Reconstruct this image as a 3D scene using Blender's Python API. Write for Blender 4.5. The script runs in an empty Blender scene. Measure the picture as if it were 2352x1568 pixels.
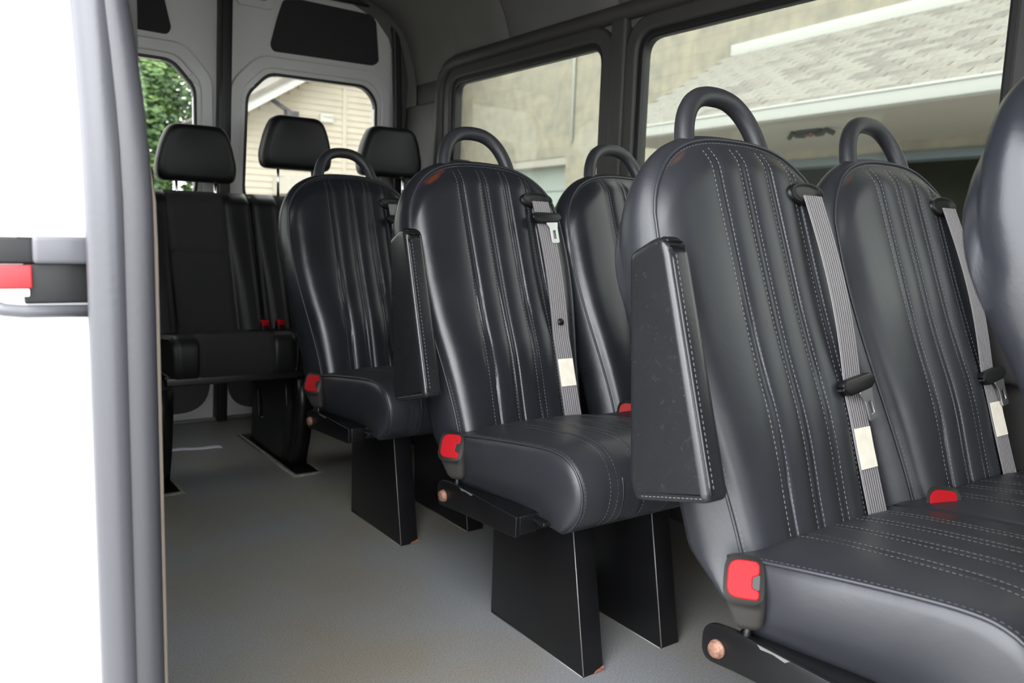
import bpy, bmesh, math, random
from mathutils import Vector, Matrix
random.seed(7)
scene = bpy.context.scene
COL = scene.collection

# ------------------------------------------------------------------ camera
# van axes: +X towards the windowed side wall, +Y towards the rear doors, Z up, van floor at z = 0
CAM_Z = 0.88
yaw, pitch, roll = (math.radians(a) for a in (35.336, 7.621, 1.9885))
FPX = 1849.4                                   # focal length in pixels of the 2352 px wide frame
fwd = Vector((math.sin(yaw)*math.cos(pitch), math.cos(yaw)*math.cos(pitch), -math.sin(pitch)))
r0 = Vector((math.cos(yaw), -math.sin(yaw), 0)); u0 = r0.cross(fwd)
RGT = math.cos(roll)*r0 + math.sin(roll)*u0
UPV = -math.sin(roll)*r0 + math.cos(roll)*u0
cam_data = bpy.data.cameras.new('camera')
cam = bpy.data.objects.new('camera', cam_data); COL.objects.link(cam)
M = Matrix((RGT, UPV, -fwd)).transposed().to_4x4(); M.translation = (0, 0, CAM_Z)
cam.matrix_world = M
cam_data.sensor_width = 22.3
cam_data.lens = FPX/2352*22.3
cam_data.clip_start = 0.02
cam_data.dof.use_dof = True
cam_data.dof.focus_distance = 1.5
cam_data.dof.aperture_fstop = 3.4
scene.camera = cam

def at(px, py, axis, v):
    """pixel -> point on the plane axis = v"""
    d = fwd + RGT*((px-1176)/FPX) + UPV*((784-py)/FPX)
    i = 'xyz'.index(axis); o = Vector((0, 0, CAM_Z))
    return o + d*((v-o[i])/d[i])

# ------------------------------------------------------------------ sky and exposure (overcast day)
world = bpy.data.worlds.new('overcast_sky'); scene.world = world
world.use_nodes = True
bg = world.node_tree.nodes['Background']
bg.inputs[0].default_value = (0.93, 0.96, 1.0, 1)
bg.inputs[1].default_value = 3.0
sun_d = bpy.data.lights.new('sun', 'SUN'); sun_d.energy = 0.8; sun_d.angle = math.radians(60)
sun = bpy.data.objects.new('sun', sun_d); COL.objects.link(sun)
sun.rotation_euler = (math.radians(38), math.radians(-40), 0)
scene.view_settings.view_transform = 'Standard'
scene.view_settings.look = 'None'
scene.view_settings.gamma = 1.0
scene.view_settings.use_curve_mapping = False
scene.view_settings.exposure = 1.8

# ------------------------------------------------------------------ materials
def new_mat(name):
    m = bpy.data.materials.new(name); m.use_nodes = True
    return m, m.node_tree, m.node_tree.nodes['Principled BSDF']

def mat(name, col, rough=0.5, metal=0.0, spec=0.5, noise=0.0, nscale=30.0, bump=0.0, bscale=120.0, coat=0.0):
    m, nt, b = new_mat(name)
    b.inputs['Base Color'].default_value = (*col, 1)
    b.inputs['Roughness'].default_value = rough
    b.inputs['Metallic'].default_value = metal
    b.inputs['Specular IOR Level'].default_value = spec
    b.inputs['Coat Weight'].default_value = coat
    if noise > 0 or bump > 0:
        tc = nt.nodes.new('ShaderNodeTexCoord')
    if noise > 0:
        n = nt.nodes.new('ShaderNodeTexNoise'); n.inputs['Scale'].default_value = nscale; n.inputs['Detail'].default_value = 6
        nt.links.new(tc.outputs['Object'], n.inputs['Vector'])
        r = nt.nodes.new('ShaderNodeValToRGB')
        r.color_ramp.elements[0].position = 0.3; r.color_ramp.elements[1].position = 0.7
        r.color_ramp.elements[0].color = (*[c*(1-noise) for c in col], 1)
        r.color_ramp.elements[1].color = (*[min(1, c*(1+noise)) for c in col], 1)
        nt.links.new(n.outputs['Fac'], r.inputs['Fac']); nt.links.new(r.outputs['Color'], b.inputs['Base Color'])
    if bump > 0:
        n2 = nt.nodes.new('ShaderNodeTexNoise'); n2.inputs['Scale'].default_value = bscale; n2.inputs['Detail'].default_value = 4
        nt.links.new(tc.outputs['Object'], n2.inputs['Vector'])
        bp = nt.nodes.new('ShaderNodeBump'); bp.inputs['Strength'].default_value = bump; bp.inputs['Distance'].default_value = 0.004
        nt.links.new(n2.outputs['Fac'], bp.inputs['Height']); nt.links.new(bp.outputs['Normal'], b.inputs['Normal'])
    return m

def leather_mat(name, col, rough, worn=None, wrinkle=0.25, scuff=0.0):
    """leather: fine grain, soft wrinkles and (optionally) a brown worn spot of its own shape"""
    m, nt, b = new_mat(name)
    N, L = nt.nodes, nt.links
    b.inputs['Specular IOR Level'].default_value = 0.5
    tc = N.new('ShaderNodeTexCoord')
    g = N.new('ShaderNodeTexNoise'); g.inputs['Scale'].default_value = 420; g.inputs['Detail'].default_value = 3
    w = N.new('ShaderNodeTexNoise'); w.inputs['Scale'].default_value = 9; w.inputs['Detail'].default_value = 5; w.inputs['Distortion'].default_value = 0.6
    for t in (g, w): L.new(tc.outputs['Object'], t.inputs['Vector'])
    b1 = N.new('ShaderNodeBump'); b1.inputs['Strength'].default_value = 0.12; b1.inputs['Distance'].default_value = 0.001
    b2 = N.new('ShaderNodeBump'); b2.inputs['Strength'].default_value = wrinkle; b2.inputs['Distance'].default_value = 0.006
    L.new(g.outputs['Fac'], b1.inputs['Height']); L.new(w.outputs['Fac'], b2.inputs['Height'])
    L.new(b1.outputs['Normal'], b2.inputs['Normal']); L.new(b2.outputs['Normal'], b.inputs['Normal'])
    mr = N.new('ShaderNodeMapRange'); mr.inputs['To Min'].default_value = rough-0.06; mr.inputs['To Max'].default_value = rough+0.08
    L.new(w.outputs['Fac'], mr.inputs['Value']); L.new(mr.outputs['Result'], b.inputs['Roughness'])
    cr = N.new('ShaderNodeMix'); cr.data_type = 'RGBA'
    cr.inputs[6].default_value = (*col, 1); cr.inputs[7].default_value = (*[c*1.35 for c in col], 1)
    L.new(w.outputs['Fac'], cr.inputs[0])
    out = cr.outputs[2]
    if scuff > 0:
        v = N.new('ShaderNodeTexNoise'); v.inputs['Scale'].default_value = 55; v.inputs['Detail'].default_value = 8; v.inputs['Distortion'].default_value = 2.5
        L.new(tc.outputs['Object'], v.inputs['Vector'])
        rr = N.new('ShaderNodeValToRGB'); rr.color_ramp.elements[0].position = 0.60; rr.color_ramp.elements[1].position = 0.78
        L.new(v.outputs['Fac'], rr.inputs['Fac'])
        sc = N.new('ShaderNodeMath'); sc.operation = 'MULTIPLY'; sc.inputs[1].default_value = scuff; L.new(rr.outputs['Color'], sc.inputs[0])
        mx = N.new('ShaderNodeMix'); mx.data_type = 'RGBA'; mx.inputs[7].default_value = (0.16, 0.15, 0.14, 1)
        L.new(sc.outputs[0], mx.inputs[0]); L.new(out, mx.inputs[6]); out = mx.outputs[2]
    if worn:
        pos, rad, wc = worn
        d = N.new('ShaderNodeVectorMath'); d.operation = 'DISTANCE'; d.inputs[1].default_value = pos
        mp = N.new('ShaderNodeMapping'); mp.vector_type = 'POINT'; mp.inputs['Location'].default_value = tuple(-v for v in pos)
        rt = N.new('ShaderNodeVectorRotate'); rt.rotation_type = 'Y_AXIS'; rt.inputs['Angle'].default_value = math.radians(32)
        ms = N.new('ShaderNodeVectorMath'); ms.operation = 'MULTIPLY'; ms.inputs[1].default_value = (1, 0.3, 8.0); d.inputs[1].default_value = (0, 0, 0)
        L.new(tc.outputs['Object'], mp.inputs[0]); L.new(mp.outputs[0], rt.inputs['Vector']); L.new(rt.outputs[0], ms.inputs[0]); L.new(ms.outputs[0], d.inputs[0])
        q = N.new('ShaderNodeMapRange'); q.inputs['From Min'].default_value = rad; q.inputs['From Max'].default_value = rad*0.25
        L.new(d.outputs['Value'], q.inputs['Value'])
        nn = N.new('ShaderNodeTexNoise'); nn.inputs['Scale'].default_value = 60; nn.inputs['Detail'].default_value = 5
        L.new(tc.outputs['Object'], nn.inputs['Vector'])
        mm = N.new('ShaderNodeMath'); mm.operation = 'MULTIPLY'; L.new(q.outputs['Result'], mm.inputs[0]); L.new(nn.outputs['Fac'], mm.inputs[1])
        rp = N.new('ShaderNodeValToRGB'); rp.color_ramp.elements[0].position = 0.22; rp.color_ramp.elements[1].position = 0.55
        L.new(mm.outputs[0], rp.inputs['Fac'])
        mx = N.new('ShaderNodeMix'); mx.data_type = 'RGBA'; mx.inputs[7].default_value = (*wc, 1)
        L.new(rp.outputs['Color'], mx.inputs[0]); L.new(out, mx.inputs[6]); out = mx.outputs[2]
    L.new(out, b.inputs['Base Color'])
    return m

MT = {}
SEATC = (0.0105, 0.0114, 0.0142)
SEATD = (0.0150, 0.0160, 0.0190)
MT['leather'] = leather_mat('black_seat_leather', SEATD, 0.40, worn=((-0.148, 0.222, 1.005), 0.05, (0.055, 0.030, 0.024)))
MT['leather_orange'] = leather_mat('black_seat_leather_worn_orange', SEATC, 0.29, worn=((-0.143, 0.196, 1.004), 0.075, (0.10, 0.028, 0.013)))
MT['leather_plain'] = leather_mat('black_seat_leather_plain', SEATD, 0.38)
MT['leather_shiny'] = leather_mat('black_seat_leather_shiny', SEATC, 0.29)
MT['arm'] = leather_mat('scuffed_armrest_leather', (0.011, 0.0115, 0.0125), 0.25, wrinkle=0.10, scuff=0.10)
MT['stitch'] = mat('grey_thread', (0.115, 0.12, 0.13), 0.6)
MT['stitch_dark'] = mat('dark_thread', (0.055, 0.056, 0.06), 0.6)
MT['piping'] = mat('seam_leather', (0.022, 0.023, 0.029), 0.36)
MT['handle'] = mat('grab_handle_rubber', (0.018, 0.018, 0.021), 0.45, bump=0.08, bscale=500)
MT['steel'] = mat('black_painted_steel', (0.0045, 0.0045, 0.005), 0.30, spec=0.35, noise=0.2, nscale=14, bump=0.05, bscale=200)
MT['edge'] = mat('bare_worn_lit_edge', (0.17, 0.165, 0.16), 0.4, metal=0.4)  # bare metal; on the seat legs it also paints the edge highlight
MT['rust'] = mat('rusty_steel', (0.20, 0.105, 0.07), 0.6, metal=0.3, noise=0.45, nscale=160, bump=0.3, bscale=300)
MT['rustchip'] = mat('rust_chip', (0.18, 0.07, 0.05), 0.75, noise=0.4, nscale=200)
MT['plastic'] = mat('black_plastic', (0.006, 0.006, 0.006), 0.42, spec=0.35)
MT['plastic_dull'] = mat('brown_black_plastic', (0.028, 0.026, 0.023), 0.5)
MT['red'] = mat('red_button_plastic', (0.28, 0.004, 0.008), 0.4, spec=0.12)
MT['tongue'] = mat('bright_tongue_steel', (0.62, 0.63, 0.62), 0.28, metal=1.0)
MT['label'] = mat('cream_belt_label', (0.80, 0.74, 0.62), 0.7, noise=0.08, nscale=40)
MT['chrome'] = mat('chrome', (0.75, 0.75, 0.75), 0.12, metal=1.0)
MT['fabric'] = mat('charcoal_bench_fabric', (0.016, 0.0155, 0.016), 0.85, spec=0.25, bump=0.15, bscale=700)
MT['bench_leather'] = mat('black_bench_leatherette', (0.0045, 0.0047, 0.005), 0.46, spec=0.3, bump=0.1, bscale=400)
MT['trim_dark'] = mat('dark_grey_wall_trim', (0.036, 0.034, 0.032), 0.6, bump=0.1, bscale=300)
MT['trim_low'] = mat('darker_pillar_trim', (0.020, 0.019, 0.019), 0.6)
MT['gasket'] = mat('black_window_gasket', (0.005, 0.005, 0.005), 0.5)
MT['headliner'] = mat('grey_headliner_fabric', (0.135, 0.130, 0.122), 0.9, spec=0.15, noise=0.06, nscale=6, bump=0.08, bscale=600)
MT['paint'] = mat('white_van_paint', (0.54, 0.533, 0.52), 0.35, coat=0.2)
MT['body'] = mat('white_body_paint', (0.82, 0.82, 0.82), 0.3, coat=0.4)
MT['dark_panel'] = mat('black_door_panel_cloth', (0.030, 0.029, 0.030), 0.8, spec=0.2)
MT['liner'] = mat('dark_door_liner_plastic', (0.05, 0.048, 0.046), 0.65)
MT['rubber'] = mat('grey_black_rubber_seal', (0.042, 0.042, 0.048), 0.34, bump=0.05, bscale=150)
MT['rubber_lip'] = mat('dark_rubber_lip', (0.022, 0.022, 0.026), 0.42, bump=0.05, bscale=150)
MT['beige'] = mat('beige_trim_edge', (0.20, 0.165, 0.135), 0.6)
MT['reflect_red'] = mat('red_reflective_tape', (0.34, 0.010, 0.014), 0.4)
MT['reflect_white'] = mat('white_reflective_tape', (0.85, 0.85, 0.85), 0.4)
MT['grey_plastic'] = mat('weathered_grey_plastic', (0.07, 0.07, 0.078), 0.35)
MT['paper'] = mat('pale_lilac_strip', (0.62, 0.58, 0.66), 0.7, noise=0.1, nscale=40)
MT['sealant'] = mat('pale_floor_sealant', (0.20, 0.20, 0.165), 0.8, noise=0.3, nscale=60)
MT['asphalt'] = mat('pale_concrete', (0.34, 0.33, 0.31), 0.9, noise=0.25, nscale=8)
MT['white_trim'] = mat('white_painted_trim', (0.62, 0.63, 0.60), 0.5)
MT['soffit'] = mat('pale_soffit_board', (0.50, 0.475, 0.42), 0.7)
MT['siding'] = mat('cream_siding', (0.56, 0.515, 0.435), 0.7, noise=0.05, nscale=3)
MT['beam'] = mat('blue_grey_steel_lintel', (0.16, 0.20, 0.22), 0.5)
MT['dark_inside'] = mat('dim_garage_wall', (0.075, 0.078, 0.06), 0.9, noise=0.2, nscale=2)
MT['door_pale'] = mat('pale_green_garage_door', (0.50, 0.56, 0.53), 0.5)
MT['roofing'] = mat('grey_brown_roofing', (0.22, 0.20, 0.18), 0.9, noise=0.2, nscale=4)
MT['bark'] = mat('tree_bark', (0.08, 0.06, 0.045), 0.9, noise=0.3, nscale=6)
MT['shingle'] = [mat('asphalt_shingle_%s' % n, c, 0.9, noise=0.18, nscale=25) for n, c in
                 (('light', (0.34, 0.325, 0.29)), ('mid', (0.30, 0.28, 0.25)), ('dark', (0.255, 0.24, 0.215)))]
MT['leaf'] = []
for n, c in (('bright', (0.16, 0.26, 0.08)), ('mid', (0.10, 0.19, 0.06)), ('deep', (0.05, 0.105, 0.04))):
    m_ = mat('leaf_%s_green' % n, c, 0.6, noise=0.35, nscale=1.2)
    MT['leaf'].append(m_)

def glass_mat(name, tint):
    m = bpy.data.materials.new(name); m.use_nodes = True; nt = m.node_tree; nt.nodes.clear(); N, L = nt.nodes, nt.links
    o = N.new('ShaderNodeOutputMaterial'); t = N.new('ShaderNodeBsdfTransparent'); g = N.new('ShaderNodeBsdfGlossy'); mx = N.new('ShaderNodeMixShader')
    t.inputs[0].default_value = (*tint, 1); g.inputs[0].default_value = (0.9, 0.95, 0.92, 1); g.inputs['Roughness'].default_value = 0.02
    # Schlick reflectance of a thin pane, the same from both sides
    ge = N.new('ShaderNodeNewGeometry'); dt = N.new('ShaderNodeVectorMath'); dt.operation = 'DOT_PRODUCT'
    L.new(ge.outputs['Normal'], dt.inputs[0]); L.new(ge.outputs['Incoming'], dt.inputs[1])
    ab = N.new('ShaderNodeMath'); ab.operation = 'ABSOLUTE'; L.new(dt.outputs['Value'], ab.inputs[0])
    iv = N.new('ShaderNodeMath'); iv.operation = 'SUBTRACT'; iv.inputs[0].default_value = 1.0; L.new(ab.outputs[0], iv.inputs[1])
    pw = N.new('ShaderNodeMath'); pw.operation = 'POWER'; pw.inputs[1].default_value = 5.0; L.new(iv.outputs[0], pw.inputs[0])
    ma = N.new('ShaderNodeMath'); ma.operation = 'MULTIPLY_ADD'; ma.inputs[1].default_value = 0.5; ma.inputs[2].default_value = 0.012; L.new(pw.outputs[0], ma.inputs[0])
    L.new(ma.outputs[0], mx.inputs[0]); L.new(t.outputs[0], mx.inputs[1]); L.new(g.outputs[0], mx.inputs[2]); L.new(mx.outputs[0], o.inputs[0])
    return m
MT['glass'] = glass_mat('tinted_window_glass', (0.478, 0.488, 0.462))
MT['glass_rear'] = glass_mat('rear_window_glass', (0.58, 0.58, 0.555))

def floor_mat():
    m, nt, b = new_mat('grey_speckled_vinyl_floor'); N, L = nt.nodes, nt.links
    tc = N.new('ShaderNodeTexCoord')
    big = N.new('ShaderNodeTexNoise'); big.inputs['Scale'].default_value = 2.2; big.inputs['Detail'].default_value = 3
    sp = N.new('ShaderNodeTexNoise'); sp.inputs['Scale'].default_value = 260; sp.inputs['Detail'].default_value = 2
    for t in (big, sp): L.new(tc.outputs['Object'], t.inputs['Vector'])
    r1 = N.new('ShaderNodeValToRGB')
    r1.color_ramp.elements[0].position = 0.38; r1.color_ramp.elements[0].color = (0.195, 0.200, 0.208, 1)
    r1.color_ramp.elements[1].position = 0.66; r1.color_ramp.elements[1].color = (0.195, 0.175, 0.142, 1)
    L.new(big.outputs['Fac'], r1.inputs['Fac'])
    r2 = N.new('ShaderNodeValToRGB'); r2.color_ramp.elements[0].position = 0.35; r2.color_ramp.elements[1].position = 0.7
    r2.color_ramp.elements[0].color = (0.82, 0.82, 0.82, 1); r2.color_ramp.elements[1].color = (1.18, 1.18, 1.18, 1)
    L.new(sp.outputs['Fac'], r2.inputs['Fac'])
    mx = N.new('ShaderNodeMix'); mx.data_type = 'RGBA'; mx.blend_type = 'MULTIPLY'; mx.inputs[0].default_value = 1
    L.new(r1.outputs['Color'], mx.inputs[6]); L.new(r2.outputs['Color'], mx.inputs[7]); L.new(mx.outputs[2], b.inputs['Base Color'])
    b.inputs['Roughness'].default_value = 0.42; b.inputs['Specular IOR Level'].default_value = 0.4
    return m
MT['floor'] = floor_mat()

def block_mat():
    m, nt, b = new_mat('split_face_block'); N, L = nt.nodes, nt.links
    tc = N.new('ShaderNodeTexCoord')
    mp = N.new('ShaderNodeMapping'); mp.inputs['Rotation'].default_value = (math.radians(90), 0, math.radians(90))
    sepx = N.new('ShaderNodeSeparateXYZ'); comb = N.new('ShaderNodeCombineXYZ')
    L.new(tc.outputs['Object'], sepx.inputs[0]); L.new(sepx.outputs['Y'], comb.inputs['X']); L.new(sepx.outputs['Z'], comb.inputs['Y'])
    br = N.new('ShaderNodeTexBrick'); br.inputs['Scale'].default_value = 1.0
    br.inputs['Brick Width'].default_value = 0.42; br.inputs['Row Height'].default_value = 0.2; br.inputs['Mortar Size'].default_value = 0.006
    br.inputs['Color1'].default_value = (0.44, 0.40, 0.315, 1); br.inputs['Color2'].default_value = (0.40, 0.37, 0.30, 1); br.inputs['Mortar'].default_value = (0.36, 0.33, 0.27, 1)
    L.new(comb.outputs[0], br.inputs['Vector'])
    n = N.new('ShaderNodeTexNoise'); n.inputs['Scale'].default_value = 5; n.inputs['Detail'].default_value = 7
    L.new(tc.outputs['Object'], n.inputs['Vector'])
    r = N.new('ShaderNodeValToRGB'); r.color_ramp.elements[0].position = 0.3; r.color_ramp.elements[1].position = 0.65
    r.color_ramp.elements[0].color = (0.80, 0.81, 0.85, 1); r.color_ramp.elements[1].color = (1.05, 1.05, 1.03, 1)
    L.new(n.outputs['Fac'], r.inputs['Fac'])
    mx = N.new('ShaderNodeMix'); mx.data_type = 'RGBA'; mx.blend_type = 'MULTIPLY'; mx.inputs[0].default_value = 1
    L.new(br.outputs['Color'], mx.inputs[6]); L.new(r.outputs['Color'], mx.inputs[7]); L.new(mx.outputs[2], b.inputs['Base Color'])
    bp = N.new('ShaderNodeBump'); bp.inputs['Strength'].default_value = 0.5; bp.inputs['Distance'].default_value = 0.03
    L.new(n.outputs['Fac'], bp.inputs['Height']); L.new(bp.outputs['Normal'], b.inputs['Normal'])
    b.inputs['Roughness'].default_value = 0.9
    return m
MT['block'] = block_mat()

def belt_mat():
    m, nt, b = new_mat('grey_seat_belt_webbing'); N, L = nt.nodes, nt.links
    at_ = N.new('ShaderNodeUVMap'); at_.uv_map = 'UVMap'
    sx = N.new('ShaderNodeSeparateXYZ'); L.new(at_.outputs[0], sx.inputs[0])
    ml = N.new('ShaderNodeMath'); ml.operation = 'MULTIPLY'; ml.inputs[1].default_value = 2*math.pi*8; L.new(sx.outputs['X'], ml.inputs[0])
    sn = N.new('ShaderNodeMath'); sn.operation = 'SINE'; L.new(ml.outputs[0], sn.inputs[0])
    bp = N.new('ShaderNodeBump'); bp.inputs['Strength'].default_value = 0.6; bp.inputs['Distance'].default_value = 0.001
    L.new(sn.outputs[0], bp.inputs['Height']); L.new(bp.outputs['Normal'], b.inputs['Normal'])
    mr = N.new('ShaderNodeMapRange'); mr.inputs['From Min'].default_value = -1; mr.inputs['To Min'].default_value = 0.8; mr.inputs['To Max'].default_value = 1.1
    L.new(sn.outputs[0], mr.inputs['Value'])
    mx = N.new('ShaderNodeMix'); mx.data_type = 'RGBA'; mx.blend_type = 'MULTIPLY'; mx.inputs[0].default_value = 1
    mx.inputs[6].default_value = (0.21, 0.195, 0.20, 1); L.new(mr.outputs['Result'], mx.inputs[7])
    L.new(mx.outputs[2], b.inputs['Base Color']); b.inputs['Roughness'].default_value = 0.65
    return m
MT['belt'] = belt_mat()

# ------------------------------------------------------------------ mesh helpers
def new_mesh(name, verts, faces, m=None, smooth=True, mats=None, fm=None):
    me = bpy.data.meshes.new(name)
    me.from_pydata([tuple(v) for v in verts], [], faces)
    if mats:
        for k in mats: me.materials.append(k)
        for p, i in zip(me.polygons, fm): p.material_index = i
    elif m: me.materials.append(m)
    if smooth:
        for p in me.polygons: p.use_smooth = True
    me.update()
    return me

def fix_normals(me):
    bm = bmesh.new(); bm.from_mesh(me); bmesh.ops.remove_doubles(bm, verts=bm.verts, dist=1e-6)
    bmesh.ops.recalc_face_normals(bm, faces=bm.faces); bm.to_mesh(me); bm.free(); me.update()
    return me

def obj(name, me, parent=None, loc=(0, 0, 0), label=None, cat=None, group=None, kind=None):
    o = bpy.data.objects.new(name, me); COL.objects.link(o); o.location = loc
    if parent: o.parent = parent
    if label: o['label'] = label
    if cat: o['category'] = cat
    if group: o['group'] = group
    if kind: o['kind'] = kind
    return o

def empty(name, loc, label=None, cat=None, group=None, kind=None, rot=0.0):
    o = obj(name, None, None, loc, label, cat, group, kind); o.empty_display_size = 0.05; o.rotation_euler = (0, 0, rot)
    return o

def box_mesh(name, a, b, m, bevel=0.0, seg=2, smooth=None):
    bm = bmesh.new(); bmesh.ops.create_cube(bm, size=1.0)
    for v in bm.verts:
        v.co = Vector([(a[i]+b[i])/2 + v.co[i]*(b[i]-a[i]) for i in range(3)])
    if bevel > 0:
        bmesh.ops.bevel(bm, geom=bm.edges[:], offset=bevel, segments=seg, profile=0.6, affect='EDGES')
    me = bpy.data.meshes.new(name); bm.to_mesh(me); bm.free(); me.materials.append(m)
    for p in me.polygons: p.use_smooth = bevel > 0 if smooth is None else smooth
    return me

def prism_mesh(name, pts, axis, lo, hi, m, bevel=0.0, seg=2):
    """polygon of 2-D points extruded along an axis; the points are the two other coordinates in order"""
    def P(p, h):
        if axis == 'x': return (h, p[0], p[1])
        if axis == 'y': return (p[0], h, p[1])
        return (p[0], p[1], h)
    bm = bmesh.new(); n = len(pts)
    A = [bm.verts.new(P(p, lo)) for p in pts]; B = [bm.verts.new(P(p, hi)) for p in pts]
    bm.faces.new(A); bm.faces.new(B[::-1])
    for i in range(n): bm.faces.new((A[i], B[i], B[(i+1) % n], A[(i+1) % n]))
    bmesh.ops.recalc_face_normals(bm, faces=bm.faces)
    if bevel > 0:
        es = [e for e in bm.edges if e.calc_face_angle(0) > 0.4]
        bmesh.ops.bevel(bm, geom=es, offset=bevel, segments=seg, profile=0.6, affect='EDGES')
    me = bpy.data.meshes.new(name); bm.to_mesh(me); bm.free(); me.materials.append(m)
    if bevel > 0:
        for p in me.polygons: p.use_smooth = True
    return me

def round_poly(pts, rad, n=5):
    out = []; k = len(pts)
    for i, p in enumerate(pts):
        p = Vector(p[:2]); a = Vector(pts[i-1][:2]); c = Vector(pts[(i+1) % k][:2])
        r = rad[i] if isinstance(rad, (list, tuple)) else rad
        if r <= 0: out.append(tuple(p)); continue
        d1 = (a-p); d2 = (c-p); r = min(r, d1.length*0.49, d2.length*0.49)
        s, e = p+d1.normalized()*r, p+d2.normalized()*r
        for j in range(n+1):
            t = j/n; out.append(tuple(s*(1-t)**2 + p*2*t*(1-t) + e*t*t))
    return out

def sweep(name, path, rad, m, seg=10, closed=False, ry=None, cap=True):
    """tube along a path; rad a number or list"""
    n = len(path); path = [Vector(p) for p in path]; V = []; Fc = []
    up = Vector((0.123, 0.31, 0.94)).normalized()
    prev = None
    for i in range(n):
        if closed: t = path[(i+1) % n]-path[i-1]
        else: t = path[min(i+1, n-1)]-path[max(i-1, 0)]
        t.normalize()
        if prev is None:
            a = up - t*up.dot(t)
            if a.length < 1e-3: a = Vector((1, 0, 0)) - t*t.x
        else: a = prev - t*prev.dot(t)
        a.normalize(); prev = a; b = t.cross(a)
        r = rad[i] if isinstance(rad, (list, tuple)) else rad
        for k in range(seg):
            q = 2*math.pi*k/seg
            V.append(path[i] + a*(r*math.cos(q)) + b*((ry or r)*math.sin(q)))
    m_ = n if closed else n-1
    for i in range(m_):
        for k in range(seg):
            j = (i+1) % n
            Fc.append((i*seg+k, i*seg+(k+1) % seg, j*seg+(k+1) % seg, j*seg+k))
    if cap and not closed:
        Fc.append(tuple(range(seg))[::-1]); Fc.append(tuple(range((n-1)*seg, n*seg)))
    return new_mesh(name, V, Fc, m)

def loft(name, rings, m, cap=True, closed_rings=True):
    k = len(rings[0]); V = [p for r in rings for p in r]; Fc = []
    for i in range(len(rings)-1):
        for j in range(k if closed_rings else k-1):
            a = i*k+j; b = i*k+(j+1) % k
            Fc.append((a, b, b+k, a+k))
    if cap:
        Fc.append(tuple(range(k))[::-1]); Fc.append(tuple(range((len(rings)-1)*k, len(rings)*k)))
    return fix_normals(new_mesh(name, V, Fc, m))

def plate(name, outlines, thick, m, to3d, bevel=0.0):
    """flat plate with holes: outlines[0] outer, the rest holes (2-D); to3d maps (u, v, w) to the scene"""
    cu = bpy.data.curves.new('tmp', 'CURVE'); cu.dimensions = '2D'; cu.fill_mode = 'BOTH'
    cu.extrude = max(thick/2-bevel, 0.0); cu.bevel_depth = bevel; cu.bevel_resolution = 2
    for pts in outlines:
        s = cu.splines.new('POLY'); s.points.add(len(pts)-1)
        for q, p in zip(s.points, pts): q.co = (p[0], p[1], 0, 1)
        s.use_cyclic_u = True
    o = bpy.data.objects.new('tmp', cu); COL.objects.link(o)
    dg = bpy.context.evaluated_depsgraph_get(); dg.update()
    me = bpy.data.meshes.new_from_object(o.evaluated_get(dg)); bpy.data.objects.remove(o); bpy.data.curves.remove(cu)
    for v in me.vertices: v.co = to3d(*v.co)
    me.name = name; me.materials.clear(); me.materials.append(m)
    fix_normals(me)
    return me

def stitches(name, lines, m, length=0.0045, gap=0.0035, w=0.0007, h=0.0006):
    """dashes of thread along polylines of (point, normal)"""
    V, Fc = [], []
    for ln in lines:
        acc = 0.0; pos = 0.0
        seglen = [(Vector(ln[i+1][0])-Vector(ln[i][0])).length for i in range(len(ln)-1)]
        tot = sum(seglen); s = 0.0
        cum = [0]
        for q in seglen: cum.append(cum[-1]+q)
        def sample(d):
            for i in range(len(seglen)):
                if d <= cum[i+1] or i == len(seglen)-1:
                    t = (d-cum[i])/max(seglen[i], 1e-9)
                    return Vector(ln[i][0]).lerp(Vector(ln[i+1][0]), t), Vector(ln[i][1]).lerp(Vector(ln[i+1][1]), t).normalized()
        while s+length < tot:
            a, na = sample(s); b, nb = sample(s+length)
            d = (b-a).normalized(); sd = d.cross(na).normalized()*w
            k = len(V)
            V += [a+sd, b+sd, b-sd, a-sd, a+sd*0.6+na*h, b+sd*0.6+nb*h, b-sd*0.6+nb*h, a-sd*0.6+na*h]
            Fc += [(k+4, k+5, k+6, k+7), (k, k+1, k+5, k+4), (k+1, k+2, k+6, k+5), (k+2, k+3, k+7, k+6), (k+3, k, k+4, k+7)]
            s += length+gap
    return new_mesh(name, V, Fc, m, smooth=False)

# ================================================================== VAN SHELL
def struct(name, me, parent=None, label=None):
    return obj(name, me, parent, label=label, kind='structure' if parent is None else None)

struct('floor', box_mesh('floor', (0.15, -1.5, -0.06), (1.88, 3.68, 0.0), MT['floor']), label='grey speckled vinyl floor of the van with brownish stains')
obj('threshold_strip', box_mesh('threshold_strip', (0.45, 3.655, 0.0), (1.6, 3.68, 0.012), MT['edge'], 0.003), bpy.data.objects['floor'])

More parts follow.
